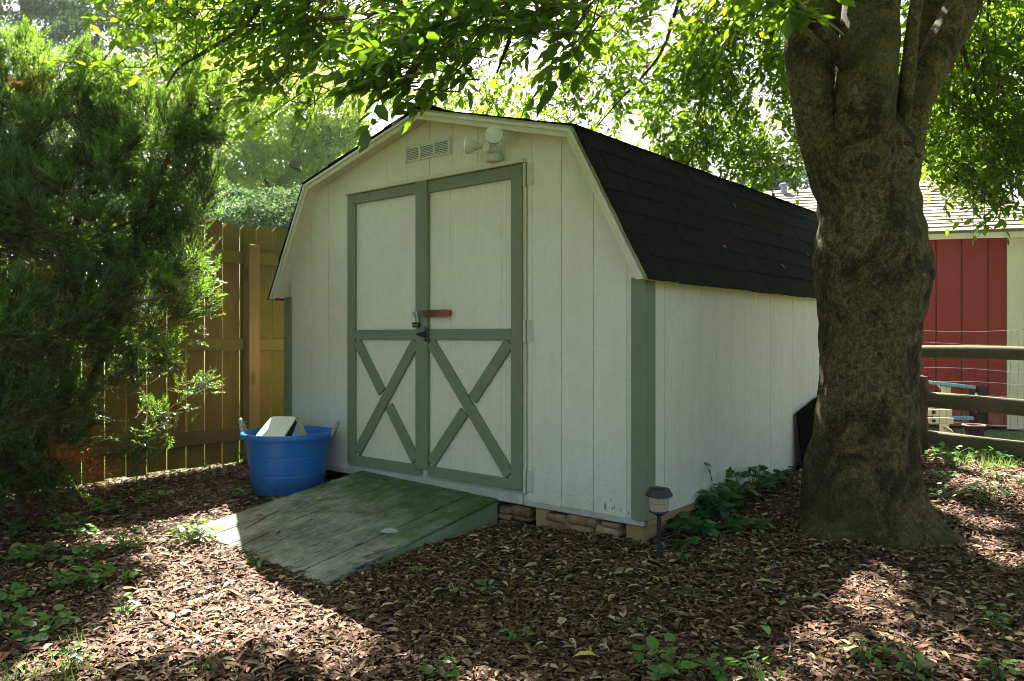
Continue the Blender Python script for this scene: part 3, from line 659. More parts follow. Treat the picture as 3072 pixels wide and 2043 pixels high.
bb.add(vs, [(i * n + k, i * n + (k + 1) % n, (i + 1) * n + (k + 1) % n, (i + 1) * n + k) for i in range(2) for k in range(n)]); lens = bb.build('lens', m_lens, lamp)
bb = MB(); bb.tube([LP + np.array([.0435 * math.cos(t_), .0435 * math.sin(t_), zc(1508)]) for t_ in np.linspace(0, 2 * math.pi, 33)], .0012, 5, False); bb.build('band', m_rust, lamp)
bb = MB(); bb.tube([LP + UP * zc(1530), LP + UP * zc(1490)], .012, 10); bb.build('bulb_core', m_wplast, lamp, True)
bb = MB(); bb.lathe(LP, [(.0, zc(1531.5)), (.044, zc(1531.5)), (.046, zc(1536)), (.03, zc(1540)), (.018, zc(1546)), (.0, zc(1547))], 24, True); bb.build('collar', m_lampb, lamp, True)

# ------------------------------------------------------------------ big tree: trunk, stems
TT = 4.0; S = 1.3028
TB = at(1992 * S, 1250 * S, TT); TB[2] = float(gh(TB[0], TB[1]))
tree = thing('broadleaf_tree', 'large broad-leaved tree with a thick mottled trunk beside the white shed', 'tree', TB)
sil = [(1330, 1790, 2262), (1290, 1806, 2246), (1250, 1822, 2216), (1210, 1834, 2180), (1180, 1842, 2155), (1140, 1846, 2130), (1100, 1851, 2117), (1050, 1862, 2111), (1000, 1876, 2110), (950, 1884, 2108), (900, 1888, 2108),
       (850, 1889, 2109), (800, 1890, 2111), (740, 1889, 2118), (700, 1886, 2131), (650, 1878, 2141), (600, 1875, 2138), (550, 1884, 2128), (500, 1893, 2111), (450, 1886, 2105), (400, 1869, 2111), (350, 1866, 2120), (310, 1876, 2108), (270, 1896, 2092), (230, 1918, 2078), (180, 1938, 2066)]
zs = [1 - (v * S - V0) * TT / FPX for v, _, _ in sil]; cl = [((l + r) / 2 * S - U0) * TT / FPX for _, l, r in sil]; rl = [(r - l) / 2 * S * TT / FPX * .965 for _, l, r in sil]
nz, na = 150, 140; zz = np.linspace(zs[0], zs[-1], nz); cc = np.interp(zz, zs, cl); rr = np.interp(zz, zs, rl); ker = np.ones(5) / 5
rr = np.convolve(np.pad(rr, 2, 'edge'), ker, 'valid'); cc = np.convolve(np.pad(cc, 2, 'edge'), ker, 'valid')
base0 = CAM + FWD * TT; V = []
for i in range(nz):
    fl = max(0.0, 1 - (zz[i] - zs[1]) / .42) ** 2
    for k in range(na):
        th = 2 * math.pi * k / na; ca, sa = math.cos(th), math.sin(th)               # ca along image right, sa away from camera
        lob = .5 + .5 * math.cos(th * 5 + .9) * .8 + .25 * math.cos(3 * th + 2)
        rx = rr[i] * (1 - fl * .22 * (1 - lob)); ry = min(rr[i], .285) * (1 + fl * (.15 + .35 * lob)); 
        nn = np.array([ca * .9, sa * .9, zz[i] * 2.2])
        d = .016 * mnoise.noise(Vector(nn * 2.0)) + .010 * mnoise.noise(Vector(nn * 5.1 + 7)) + .006 * mnoise.noise(Vector((ca * 9, sa * 9, zz[i] * 14)))
        def ang(t0, w_): q = (th - t0 + math.pi) % (2 * math.pi) - math.pi; return math.exp(-(q / w_) ** 2)
        rt = max(0.0, 1 - (zz[i] - zs[1] + .03) / .34); rt2 = max(0.0, 1 - (zz[i] - zs[1] + .03) / .6)
        d += .36 * rt ** 2.4 * ang(-.60, .30) + .15 * rt ** 2 * ang(-2.5, .35) + .10 * rt ** 2 * ang(-1.62, .26) + .12 * rt ** 2 * ang(3.3, .3) - .035 * rt2 * (ang(-1.15, .16) + ang(-2.08, .18))
        d *= .8 if abs(ca) > .9 else 1.1
        up = max(0.0, (zz[i] - 2.0) / .6); d -= .05 * up * max(0, math.cos(th * 1 + 2.05)) ** 8 + .06 * up * max(0, math.cos(th + 1.05)) ** 10   # folds below the fork
        ridge = .005 * math.sin(zz[i] * 46 + 3 * mnoise.noise(Vector((ca * 2, sa * 2, zz[i] * 3)))) * max(0, mnoise.noise(Vector((ca * 1.5 + 4, sa * 1.5, zz[i] * 1.6)))) * 1.4
        d += ridge
        p = base0 + RIGHT * (cc[i] + ca * (rx + d)) + FWD * sa * (ry + d); V.append((p[0], p[1], zz[i]))
V = np.array(V); ii = (np.arange(nz - 1)[:, None] * na + np.arange(na)[None]); jj = np.arange(nz - 1)[:, None] * na + (np.arange(na)[None] + 1) % na
np_mesh('trunk', V, [np.stack([ii, jj, jj + na, ii + na], -1).reshape(-1, 4)], m_bark, tree, True)
def limb(name, pts, rad, n=20, seed=0, sub=6, bump=.06):
    P_ = [np.asarray(p, float) for p in pts]; path = []; rs = []
    for i in range(len(P_) - 1):
        a0, a1, a2, a3 = P_[max(i - 1, 0)], P_[i], P_[i + 1], P_[min(i + 2, len(P_) - 1)]
        for k in range(sub):
            t_ = k / sub; path.append(.5 * ((2 * a1) + (-a0 + a2) * t_ + (2 * a0 - 5 * a1 + 4 * a2 - a3) * t_ ** 2 + (-a0 + 3 * a1 - 3 * a2 + a3) * t_ ** 3)); rs.append(rad[i] * (1 - t_) + rad[i + 1] * t_)
    path.append(P_[-1]); rs.append(rad[-1])
    bb = MB(); bb.tube(path, rs, n)
    for i, q in enumerate(bb.v):
        c_ = path[min(i // n, len(path) - 1)]; r_ = rs[min(i // n, len(rs) - 1)]; v_ = np.array(q) - c_
        f = 1 + bump * (mnoise.noise(Vector(np.array(q) * (1.2 / max(r_, .02)) * .6 + seed)) + .5 * mnoise.noise(Vector(np.array(q) * 14 + seed))); bb.v[i] = tuple(c_ + v_ * f)
    return bb.build(name, m_bark, tree, True)
def D(u, v, t): return at(u * S, v * S, t)
limb('stem', [D(1950, 560, 4.05), D(1912, 430, 3.97), D(1876, 270, 3.90), D(1858, 120, 3.93), D(1862, 0, 3.98), D(1840, -260, 4.05), D(1760, -560, 4.2)], [.03, .092, .098, .108, .108, .10, .085], 28, 3)
limb('stem', [D(1950, 380, 4.12), D(1938, 200, 4.18), D(1935, 60, 4.22), D(1925, -120, 4.3), D(1900, -500, 4.5)], [.12, .11, .10, .095, .07], 20, 13)
limb('stem', [D(2070, 420, 4.15), D(2108, 200, 4.2), D(2135, 60, 4.25), D(2160, -150, 4.4), D(2200, -500, 4.6)], [.03, .095, .085, .08, .06], 20, 15)
limb('stem', [D(1975, 470, 3.98), D(1988, 270, 3.83), D(2000, 110, 3.86), D(2006, 0, 3.9), D(2030, -300, 4.0), D(2080, -700, 4.1)], [.13, .148, .142, .136, .12, .10], 32, 5)
limb('stem', [D(2050, 500, 4.02), D(2080, 370, 3.95), D(2104, 240, 3.93), D(2168, 110, 3.97), D(2222, 0, 4.0), D(2330, -220, 4.1), D(2520, -520, 4.3)], [.04, .088, .092, .088, .085, .08, .065], 28, 8)
limb('stem', [D(2078, 300, 3.82), D(2090, 190, 3.78), D(2102, 60, 3.80), D(2122, -60, 3.85), D(2150, -300, 3.95)], [.03, .036, .032, .03, .026], 16, 9)
limb('branch', [D(1948, 150, 3.80), D(1924, 106, 3.68), D(1880, 58, 3.6), D(1828, 18, 3.52), D(1700, -60, 3.4), D(1480, -120, 3.3)], [.04, .034, .03, .029, .024, .016], 16, 11)
# knots and scars on the bark
def knot(u, v, r, el=1.0):
    i = int(np.clip(np.searchsorted(zz, 1 - (v * S - V0) * TT / FPX), 1, nz - 2)); lat = (u * S - U0) * TT / FPX
    ca = np.clip((lat - cc[i]) / rr[i], -.95, .95); sa = -math.sqrt(1 - ca * ca)
    # take the real trunk vertex nearest to that direction
    k = int(round((math.atan2(sa, ca) % (2 * math.pi)) / (2 * math.pi) * na)) % na; c_ = V[i * na + k]
    n_ = RIGHT * ca + FWD * sa; a_ = np.cross(UP, n_)
    bb = MB(); vs = [c_ + n_ * .003]; n2 = 18
    for q, (f, h) in enumerate(((.3, .006), (.7, .009), (1.0, .004), (1.25, -.014))):
        for j in range(n2):
            th = 2 * math.pi * j / n2; w_ = 1 + .2 * mnoise.noise(Vector((math.cos(th) * 2 + u, math.sin(th) * 2, q))); vs.append(c_ + (a_ * math.cos(th) * el + UP * math.sin(th)) * r * f * w_ + n_ * h)
    fs = [(0, 1 + j, 1 + (j + 1) % n2) for j in range(n2)] + [(1 + q * n2 + j, 1 + q * n2 + (j + 1) % n2, 1 + (q + 1) * n2 + (j + 1) % n2, 1 + (q + 1) * n2 + j) for q in range(3) for j in range(n2)]
    bb.add(vs, fs); bb.build('knot', m_knot, tree, True)
for q in ((1956, 398, .034), (1966, 340, .02, 1.3), (2062, 388, .012, 2.2), (2034, 363, .012, 2.4), (1948, 466, .012), (2110, 640, .03), (2096, 690, .026), (1990, 330, .01), (1976, 815, .01), (1960, 440, .009), (2040, 400, .009, 2.0), (1985, 292, .009)): knot(*q)

# ------------------------------------------------------------------ big tree: crown
limbs = [[(930, -150, 4.0), (750, 60, 4.2), (640, 140, 4.3), (540, 200, 4.5), (500, 260, 4.6)], [(1700, -200, 3.7), (1400, -40, 3.6), (1150, 40, 3.6), (900, 60, 3.9), (640, 90, 4.2)], [(597, -60, 4.0), (592, 60, 4.0), (586, 185, 4.0)],
         [(916, -60, 4.1), (919, 60, 4.1), (923, 150, 4.1)], [(965, -30, 3.9), (985, 130, 3.9), (1012, 300, 3.9)], [(1580, -60, 3.2), (1530, 110, 3.25), (1490, 220, 3.3)], [(1400, -40, 3.1), (1300, 100, 3.05), (1240, 220, 3.0), (1110, 315, 2.95)],
         [(2080, -120, 5.4), (2000, 120, 6.0), (1945, 210, 6.2), (1860, 300, 6.6), (1790, 380, 7.0)], [(2330, 60, 6.0), (2220, 330, 7.0), (2150, 430, 7.2), (2050, 490, 7.4)], [(2960, -60, 4.8), (2948, 120, 4.9), (2952, 255, 5.0)], [(2890, 150, 5.0), (2950, 330, 5.3), (3010, 430, 5.4), (3040, 600, 5.4)],
         [(1800, -60, 3.0), (1760, 40, 3.0), (1700, 120, 3.0)]]
for k, lp in enumerate(limbs):
    r0 = [.016, .02, .007, .011, .006, .012, .010, .016, .022, .012, .014, .009][k]; pts = [at(*q) for q in lp]; st_ = np.array([TB[0] + .02, TB[1], 3.6 + .05 * k])
    limb('branch', [st_, st_ * .5 + pts[0] * .5 + UP * .35] + pts, [r0 * 1.6 + .012, r0 * 1.2 + .004] + list(np.linspace(r0, r0 * .35, len(lp))), 8, 20 + k, 4, .12)
top = np.array([TB[0] + .05, TB[1], 4.1])
for k, tgt in enumerate([(-2.6, .6, 4.6), (-1.6, 2.6, 5.0), (.4, 4.2, 5.0), (3.0, 3.0, 5.0), (3.2, .4, 4.9), (1.6, -1.2, 4.8), (-.6, -.6, 4.6), (-2.2, 3.9, 4.6), (.6, 1.0, 6.6)]):
    t_ = np.array(tgt); limb('branch', [top + (t_ - top) * 0.0 - UP * .6, top + (t_ - top) * .35 + UP * .35, top + (t_ - top) * .7 + UP * .3, t_], [.07, .05, .035, .015], 8, 40 + k, 3, .1)

def in_poly(px, py, poly):
    ins = np.zeros(len(px), bool); n_ = len(poly); j = n_ - 1
    for i in range(n_):
        xi, yi = poly[i]; xj, yj = poly[j]
        c_ = ((yi > py) != (yj > py)) & (px < (xj - xi) * (py - yi) / (yj - yi + 1e-12) + xi); ins ^= c_; j = i
    return ins
LIT = [(-2.95, -1.1), (-2.7, -.35), (-2.0, -.6), (-1.5, -1.0), (-.9, -1.30), (-.5, -1.42), (-.36, -1.6), (-.55, -1.72), (-.52, -1.92), (-.80, -2.25), (-.9, -2.75), (-1.15, -2.42), (-1.44, -2.02), (-2.2, -1.6)]
SPOTS = [(1.091, .243, .07), (1.106, -.075, .11), (1.147, -.325, .10), (1.224, -.171, .05), (1.414, -.423, .06), (1.189, -.717, .07), (1.10, 1.581, .12), (1.291, 1.358, .14), (1.447, .794, .16), (1.36, 1.05, .1), (.868, 3.903, .35), (1.101, 3.502, .45), (.59, 4.123, .35), (1.6, 3.2, .4), (1.75, 1.9, .25), (1.3, 2.6, .3)]
def sunlit(P_):
    h = P_[:, 2] + .06; fx = P_[:, 0] - SUN[0] / SUN[2] * h; fy = P_[:, 1] - SUN[1] / SUN[2] * h
    k = in_poly(fx, fy, LIT)
    for x, y_, r in SPOTS: k |= (fx - x) ** 2 + (fy - y_) ** 2 < r * r
    return k
def ellip(c, r, n, shell=0.0):
    d = unit(rng.normal(size=(n, 3))); q = rng.random(n) ** (1 / 3); q = np.maximum(q, shell * rng.random(n)); return np.asarray(c) + d * q[:, None] * np.asarray(r)
# (u, v, depth, half-width px, half-height px, half-depth m, twigs, leaf length m)
CL = [(1255, 195, 3.0, 140, 80, .25, 24, .092), (1300, 60, 3.1, 260, 80, .4, 46, .09), (1720, 80, 3.0, 110, 80, .3, 20, .095), (1560, 20, 3.3, 220, 50, .4, 30, .09), (2380, 0, 3.1, 140, 30, .2, 9, .10), (1140, 250, 2.95, 50, 15, .1, 2, .09),
      (680, 25, 4.2, 360, 90, .6, 165, .068), (850, 240, 4.3, 130, 80, .4, 26, .08), (400, 205, 4.6, 200, 26, .25, 14, .08), (1000, 90, 4.4, 230, 120, .6, 80, .07), (1400, 90, 4.8, 300, 100, .7, 100, .075), (1020, 40, 4.0, 260, 60, .4, 50, .08),
      (1650, 310, 7.0, 300, 85, .9, 105, .075), (1450, 300, 7.5, 170, 50, .8, 42, .075), (2150, 310, 7.0, 220, 190, 1.2, 330, .075), (2350, 420, 6.5, 110, 120, .8, 95, .075), (1950, 150, 6.5, 280, 120, 1.0, 140, .075), (2250, 110, 6.0, 200, 150, .9, 240, .075), (2060, 440, 7.2, 110, 70, .6, 50, .075),
      (1760, 420, 7.6, 60, 40, .4, 10, .075), (2930, 230, 5.5, 180, 270, 1.0, 520, .075), (3000, 510, 5.2, 110, 100, .6, 100, .075), (2880, 410, 7.0, 180, 150, .9, 190, .075), (3350, 250, 5.0, 250, 280, 1.0, 90, .08), (2800, 60, 5.0, 150, 110, .8, 80, .075), (2000, -40, 4.6, 420, 70, .8, 120, .08)]
tw_p, tw_d, tw_l = [], [], []
for (u, v, t, ru, rv, rt, n_, ll) in CL:
    n_ = int(n_ * (1.4 if t >= 6 else 1.0)); q = ellip((0, 0, 0), (1, 1, 1), n_); c_ = at(u, v, t)
    P_ = c_ + q[:, :1] * RIGHT * ru * t / FPX + q[:, 1:2] * UP * rv * t / FPX + q[:, 2:] * FWD * rt
    out = P_ - np.array([TB[0], TB[1], 0]); out[:, 2] = 0; d = unit(out) * .8 + rng.normal(size=(n_, 3)) * .55; d[:, 2] -= .25 if t > 3.6 else .05
    tw_p.append(P_); tw_d.append(unit(d)); tw_l.append(np.full(n_, ll))
P_ = np.concatenate(tw_p); keep = ~sunlit(P_); near_p, near_d, near_l = P_[keep], np.concatenate(tw_d)[keep], np.concatenate(tw_l)[keep]
def leaves_on(P_, Dd, LL, per):
    n_ = len(P_); tl_ = np.where(LL > .088, LL * 2.0, LL * 3.2); O = []; X = []; N_ = []; L = []; ref = np.cross(Dd, UP); ref = unit(ref)
    for j in range(per):
        f = (j + .5) / per; sg_ = 1 if j % 2 else -1
        p = P_ + Dd * (tl_ * f)[:, None] - UP * (tl_ * .25 * f * f)[:, None]
        x = Dd * .55 + ref * sg_ * .8 + rng.normal(size=(n_, 3)) * .28; x[:, 2] -= .22
        nn = UP + rng.normal(size=(n_, 3)) * .45
        O.append(p); X.append(unit(x)); N_.append(unit(nn)); L.append(LL * rng.uniform(.5, 1.2, n_))
    O.append(P_ + Dd * tl_[:, None] - UP * (tl_ * .25)[:, None]); X.append(unit(Dd - UP * .35)); N_.append(unit(UP + rng.normal(size=(n_, 3)) * .4)); L.append(LL * rng.uniform(.8, 1.15, n_))
    return [np.concatenate(q) for q in (O, X, N_, L)]
O, X, N_, L = leaves_on(near_p, near_d, near_l, 8)
keep = ~sunlit(O + X * L[:, None] * .5); O, X, N_, L = O[keep], X[keep], N_[keep], L[keep]
Wd = L * rng.uniform(.46, .60, len(L))
# the leaves that show largest are parts of their own
dd = O - CAM; fw = dd @ FWD; uu = U0 + FPX * (dd @ RIGHT) / fw; vv = V0 - FPX * dd[:, 2] / fw
size = np.where((fw > .5) & (uu > 0) & (uu < 3072) & (vv > 0) & (vv < 2043), L / fw, 0); order = np.argsort(-size); big = order[:300]; rest = order[300:]
Vv, Ff = stamp(O[rest], X[rest], N_[rest], L[rest], Wd[rest], LEAF_T, LEAF_F3, LEAF_F4)
crown = np_mesh('crown', Vv, Ff, m_leaf, tree, True); crown['kind'] = 'stuff'
def leaf_mesh(name, m, T=LEAF_T, F3=LEAF_F3, F4=LEAF_F4, w_=.55):
    me = bpy.data.meshes.new(name); T = T * np.array([1, w_, 1]); me.from_pydata([tuple(p) for p in T], [], [tuple(int(i) for i in f) for f in (list(F3) if F3 is not None else []) + list(F4)]); me.materials.append(m)
    me.polygons.foreach_set('use_smooth', [True] * len(me.polygons)); return me
def frame(x, n_):
    x = np.asarray(x, float); x = x / np.linalg.norm(x); y_ = np.cross(n_, x); y_ /= np.linalg.norm(y_) + 1e-9; z_ = np.cross(x, y_)
    return Matrix(((x[0], y_[0], z_[0]), (x[1], y_[1], z_[1]), (x[2], y_[2], z_[2])))
def put_leaf(name, me, parent, p, x, n_, s):
    o = bpy.data.objects.new(name, me); p = np.asarray(p) - (origin(parent) if parent is not None else 0)
    o.matrix_local = Matrix.Translation(Vector(p)) @ frame(x, n_).to_4x4() @ Matrix.Scale(s, 4); return link(o, parent)
lm = leaf_mesh('leaf', m_leafo)
for i in big: put_leaf('leaf', lm, tree, O[i], X[i], N_[i], float(L[i]))
tl0 = np.where(near_l > .088, near_l * 2.0, near_l * 3.2); Q = near_p + near_d * tl0[:, None] - UP * (tl0 * .25)[:, None]
tv = [prisms(near_p - near_d * .12 + UP * .03, near_p, np.full(len(near_p), .0042), np.full(len(near_p), .0036)), prisms(near_p, Q, np.full(len(near_p), .003), np.full(len(near_p), .0012))]
tws = np_mesh('twigs', *merge(tv), m_twig, tree); tws['kind'] = 'stuff'
# upper crown above the frame shades the yard; camera-side masses added to cut sky light
nU = 3300
UPc = np.concatenate([ellip((-.2, 1.5, 5.1), (4.3, 4.2, 1.9), nU, .5), ellip((1.9, .2, 4.6), (2.6, 2.6, 1.2), 900), ellip((1.0, -2.6, 4.6), (4.4, 3.4, 1.3), 3000, .4), ellip((4.2, .5, 4.6), (2.4, 3.4, 1.3), 1500, .4)])
dv = UPc - CAM; ff = dv @ FWD; inview = (ff > 0) & (V0 - FPX * dv[:, 2] / np.maximum(ff, .01) > -90) & (np.abs(FPX * (dv @ RIGHT) / np.maximum(ff, .01)) < 1750)
UPc = UPc[~sunlit(UPc) & ~inview]
dU = unit(np.concatenate([(UPc - np.array([TB[0], TB[1], 4.0]))]) + rng.normal(size=UPc.shape)); O, X, N_, L = leaves_on(UPc, dU, np.full(len(UPc), .105), 8)
keep = ~sunlit(O); O, X, N_, L = O[keep], X[keep], N_[keep], L[keep]
dv = O - CAM; ff = dv @ FWD; keep = ~((ff > 0) & (V0 - FPX * dv[:, 2] / np.maximum(ff, .01) > -30) & (np.abs(FPX * (dv @ RIGHT) / np.maximum(ff, .01)) < 1650)); O, X, N_, L = O[keep], X[keep], N_[keep], L[keep]
uc = np_mesh('upper_crown_shade', *stamp(O, X, N_, L, L * .6, QUAD_T, None, QUAD_F4), m_leaf, tree); uc['kind'] = 'stuff'

# ------------------------------------------------------------------ yew at the left
YB = on_ground(170, 1470)
YB = np.array([-3.15, -1.75, float(gh(-3.15, -1.75))])
yew = thing('yew_shrub', 'tall dark green yew shrub growing against the privacy fence', 'shrub', YB)
def yl(name, pts, r): 
    o = limb.__wrapped__(name, pts, r) if hasattr(limb, '__wrapped__') else None
    bb = MB(); bb.tube([np.asarray(p, float) for p in pts], r, 9); o = bb.build(name, m_twig, yew, True); return o
yl('trunk', [YB - UP * .1, at(115, 1090, 4.75), at(150, 900, 4.75), at(210, 740, 4.7), at(260, 560, 4.7), at(300, 380, 4.8)], [.03, .03, .028, .024, .018, .008])
yl('trunk', [YB + RIGHT * .1 - UP * .1, at(260, 1180, 4.6), at(380, 900, 4.7), at(470, 560, 4.8), at(560, 330, 4.9), at(610, 240, 5.0)], [.024, .024, .022, .018, .012, .005])
yl('trunk', [YB - RIGHT * .1 - UP * .1, at(20, 1000, 4.5), at(-60, 600, 4.6), at(-40, 260, 4.7)], [.024, .022, .018, .008])
for pts in ([at(210, 740, 4.7), at(330, 690, 4.5), at(460, 640, 4.4)], [at(170, 900, 4.75), at(330, 930, 4.4), at(520, 880, 4.3)], [at(260, 1180, 4.6), at(380, 1110, 4.5), at(500, 1110, 4.6)], [at(115, 1090, 4.7), at(60, 1180, 4.2), at(20, 1230, 4.0)], [at(470, 560, 4.8), at(540, 540, 4.8), at(610, 470, 4.9)], [at(150, 900, 4.7), at(40, 850, 4.2), at(-20, 820, 4.0)]): yl('branch', pts, [.016, .011, .005])
BLB = [(110, 360, 4.7, 260, 220, .5, 1150), (400, 420, 4.85, 190, 200, .4, 900), (620, 325, 5.0, 75, 130, .25, 300), (565, 560, 4.95, 60, 150, .3, 300), (535, 760, 4.9, 70, 100, .3, 230), (250, 640, 4.6, 270, 210, .5, 1250), (420, 850, 4.6, 140, 120, .4, 430), (540, 905, 4.5, 80, 45, .25, 130), (140, 930, 4.4, 190, 190, .5, 850), (290, 1050, 4.5, 120, 130, .4, 280),
       (80, 1230, 4.3, 150, 150, .4, 560), (490, 1060, 4.6, 90, 35, .25, 80), (20, 960, 3.9, 70, 90, .25, 150), (10, 560, 4.4, 160, 220, .4, 460), (250, 1230, 4.5, 90, 90, .3, 140), (500, 1260, 4.75, 60, 50, .2, 40), (560, 1160, 4.8, 45, 30, .2, 26), (-250, 650, 4.5, 220, 500, .6, 500), (20, 330, 4.75, 90, 90, .3, 220), (560, 250, 5.0, 60, 70, .2, 70), (240, 210, 4.9, 60, 60, .25, 60), (100, 190, 4.9, 40, 60, .2, 35), (430, 1320, 4.8, 70, 40, .2, 36), (120, 1370, 4.3, 140, 60, .3, 200), (30, 1440, 4.2, 120, 60, .3, 160), (220, 1440, 4.4, 80, 40, .2, 80), (-60, 1250, 4.2, 120, 200, .4, 220)]
SPs, SDs = [], []
for (u, v, t, ru, rv, rt, n_) in BLB:
    n_ = int(n_ * (1.75 if v < 700 else 1.25))
    k_ = max(2, n_ // 26); qc = ellip((0, 0, 0), (1, 1, 1), k_, .9); ix = rng.integers(0, k_, n_); q = qc[ix]; fr = unit(qc[:, :1] * RIGHT + qc[:, 1:2] * UP * .6 + qc[:, 2:] * FWD + UP * .6 + rng.normal(size=(k_, 3)) * .45)[ix]
    along = rng.random(n_)[:, None]; spread = rng.normal(size=(n_, 3)) * .050 * (1.1 - along * .8)
    SPs.append(at(u, v, t) + q[:, :1] * RIGHT * ru * t / FPX + q[:, 1:2] * UP * rv * t / FPX + q[:, 2:] * FWD * rt + fr * (along - .65) * .21 + spread); SDs.append(unit(fr * 1.1 + spread * 9 + UP * .15 + rng.normal(size=(n_, 3)) * .22))
SP, SD = np.concatenate(SPs), np.concatenate(SDs)
lim = SP[:, 0] > -3.62; SP, SD = SP[lim], SD[lim]
def sprays(P_, Dd, nn_, slen, nlen, wid):
    n_ = len(P_); ref = unit(np.cross(Dd, UP + rng.normal(size=(n_, 3)) * .3)); up2 = np.cross(ref, Dd); Lq = slen * rng.uniform(.6, 1.2, n_); O = []; X = []; N2 = []; LL = []
    for j in range(nn_):
        f = (j + 1) / nn_; sg_ = 1 if j % 2 else -1
        O.append(P_ + Dd * (Lq * f)[:, None] + UP * (Lq * .12 * f * f)[:, None]); X.append(unit(Dd * (.30 + .55 * f) + ref * sg_ * (1.0 - .35 * f) + up2 * rng.uniform(-.15, .75, n_)[:, None] + rng.normal(size=(n_, 3)) * .18)); N2.append(unit(up2 + rng.normal(size=(n_, 3)) * .4)); LL.append(nlen * rng.uniform(.7, 1.1, n_) * (1 - .25 * f))
    O, X, N2, LL = [np.concatenate(q) for q in (O, X, N2, LL)]
    return stamp(O, X, N2, LL, np.full(len(LL), wid), np.array([(0, 0, 0), (.45, .5, 0), (1, 0, -.06), (.45, -.5, 0)], float), None, QUAD_F4), (P_, P_ + Dd * Lq[:, None])
(nv, nf), (sa_, sb_) = sprays(SP, SD, 18, .095, .031, .0074)
f_ = np_mesh('foliage', nv, nf, m_yew, yew); f_['kind'] = 'stuff'
st = np_mesh('twigs', *prisms(sa_ - unit(SD) * .06, sb_, np.full(len(sa_), .0028), np.full(len(sa_), .001)), m_twig, yew); st['kind'] = 'stuff'
for (u, v, t, ru, rv, n_) in ((35, 255, 4.4, 34, 16, 16), (85, 215, 4.4, 20, 14, 7), (205, 1360, 4.1, 70, 30, 34), (255, 1420, 4.1, 40, 26, 18), (150, 1330, 4.15, 40, 20, 14)):
    q = ellip((0, 0, 0), (1, 1, 1), n_); P_ = at(u, v, t) + q[:, :1] * RIGHT * ru * t / FPX + q[:, 1:2] * UP * rv * t / FPX + q[:, 2:] * FWD * .08
    (nv, nf), _ = sprays(P_, unit(RIGHT * .9 - UP * .5 + rng.normal(size=(n_, 3)) * .35), 22, .13, .034, .005); o = np_mesh('dead_branch', nv, nf, m_yewdead, yew); o['kind'] = 'stuff'; o['label'] = 'dead orange-brown needles'

# ------------------------------------------------------------------ trees beyond the fences
def far_tree(name, label, cat, blobs, leaf, m, trunk_r=.18, group='trees beyond the fences'):
    c0 = at(*blobs[0][:3]); root = np.array([c0[0], c0[1], -.1]); t = thing(name, label, cat, root, group)
    Ps = []; Ns = []
    for (u, v, tt, ru, rv, rt, n_) in blobs:
        n_ = int(n_ * 1.8); k = max(6, n_ // 90); q = ellip((0, 0, 0), (1, 1, 1), k, .75); cen = at(u, v, tt) + q[:, :1] * RIGHT * ru * tt / FPX + q[:, 1:2] * UP * rv * tt / FPX + q[:, 2:] * FWD * rt
        r_ = .21 * min(ru, rv) * tt / FPX + .10; idx = rng.integers(0, k, n_); d = unit(rng.normal(size=(n_, 3))) * (rng.random(n_) ** .45)[:, None] * np.array([r_, r_, r_ * .6]); Ps.append(cen[idx] + d); Ns.append(unit(d + UP * .25 + rng.normal(size=(n_, 3)) * .35))
    P_ = np.concatenate(Ps); N3 = np.concatenate(Ns); ok = P_[:, 2] > .15; P_, N3 = P_[ok], N3[ok]; X3 = unit(np.cross(N3, rng.normal(size=P_.shape)) - UP * .4); LL = leaf * .72 * rng.uniform(.6, 1.25, len(P_))
    cr = np_mesh('crown', *stamp(P_, X3, N3, LL, LL * .62, QUAD_T, None, QUAD_F4), m, t); cr['kind'] = 'stuff'
    topz = max(at(*b_[:3])[2] for b_ in blobs); bb = MB(); hh = max(1.2, topz * .9)
    bb.tube([root, root + UP * hh * .4 + RIGHT * .12, root + UP * hh * .75 - RIGHT * .1, root + UP * hh], [trunk_r, trunk_r * .75, trunk_r * .5, trunk_r * .2], 10); bb.build('trunk', m_twig, t, True)
    for b_ in blobs[1:]:
        c_ = at(*b_[:3]); bb = MB(); bb.tube([root + UP * hh * .35, (root + UP * hh * .5) * .5 + c_ * .5 - UP * .2, c_], [trunk_r * .5, trunk_r * .35, trunk_r * .12], 7); bb.build('limb', m_twig, t, True)
    return t
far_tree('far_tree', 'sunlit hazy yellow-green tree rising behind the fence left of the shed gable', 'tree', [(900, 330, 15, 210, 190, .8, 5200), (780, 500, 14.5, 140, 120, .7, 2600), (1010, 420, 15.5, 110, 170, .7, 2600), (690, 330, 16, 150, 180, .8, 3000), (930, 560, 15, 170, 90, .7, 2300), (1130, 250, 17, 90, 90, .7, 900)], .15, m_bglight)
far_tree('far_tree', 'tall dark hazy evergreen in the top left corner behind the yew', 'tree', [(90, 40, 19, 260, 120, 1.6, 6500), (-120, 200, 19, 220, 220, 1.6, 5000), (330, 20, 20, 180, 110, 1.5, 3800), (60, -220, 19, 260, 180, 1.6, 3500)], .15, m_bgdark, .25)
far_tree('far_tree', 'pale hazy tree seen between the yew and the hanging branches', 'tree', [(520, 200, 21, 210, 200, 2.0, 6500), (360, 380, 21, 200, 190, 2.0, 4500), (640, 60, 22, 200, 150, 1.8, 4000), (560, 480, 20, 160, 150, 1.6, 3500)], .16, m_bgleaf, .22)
far_tree('far_tree', 'green tree filling the gaps low behind the yew', 'tree', [(150, 560, 17, 330, 230, 1.6, 6500), (-200, 650, 17, 260, 260, 1.6, 3500), (420, 650, 16, 180, 130, 1.2, 2800)], .14, m_bgdark, .2)
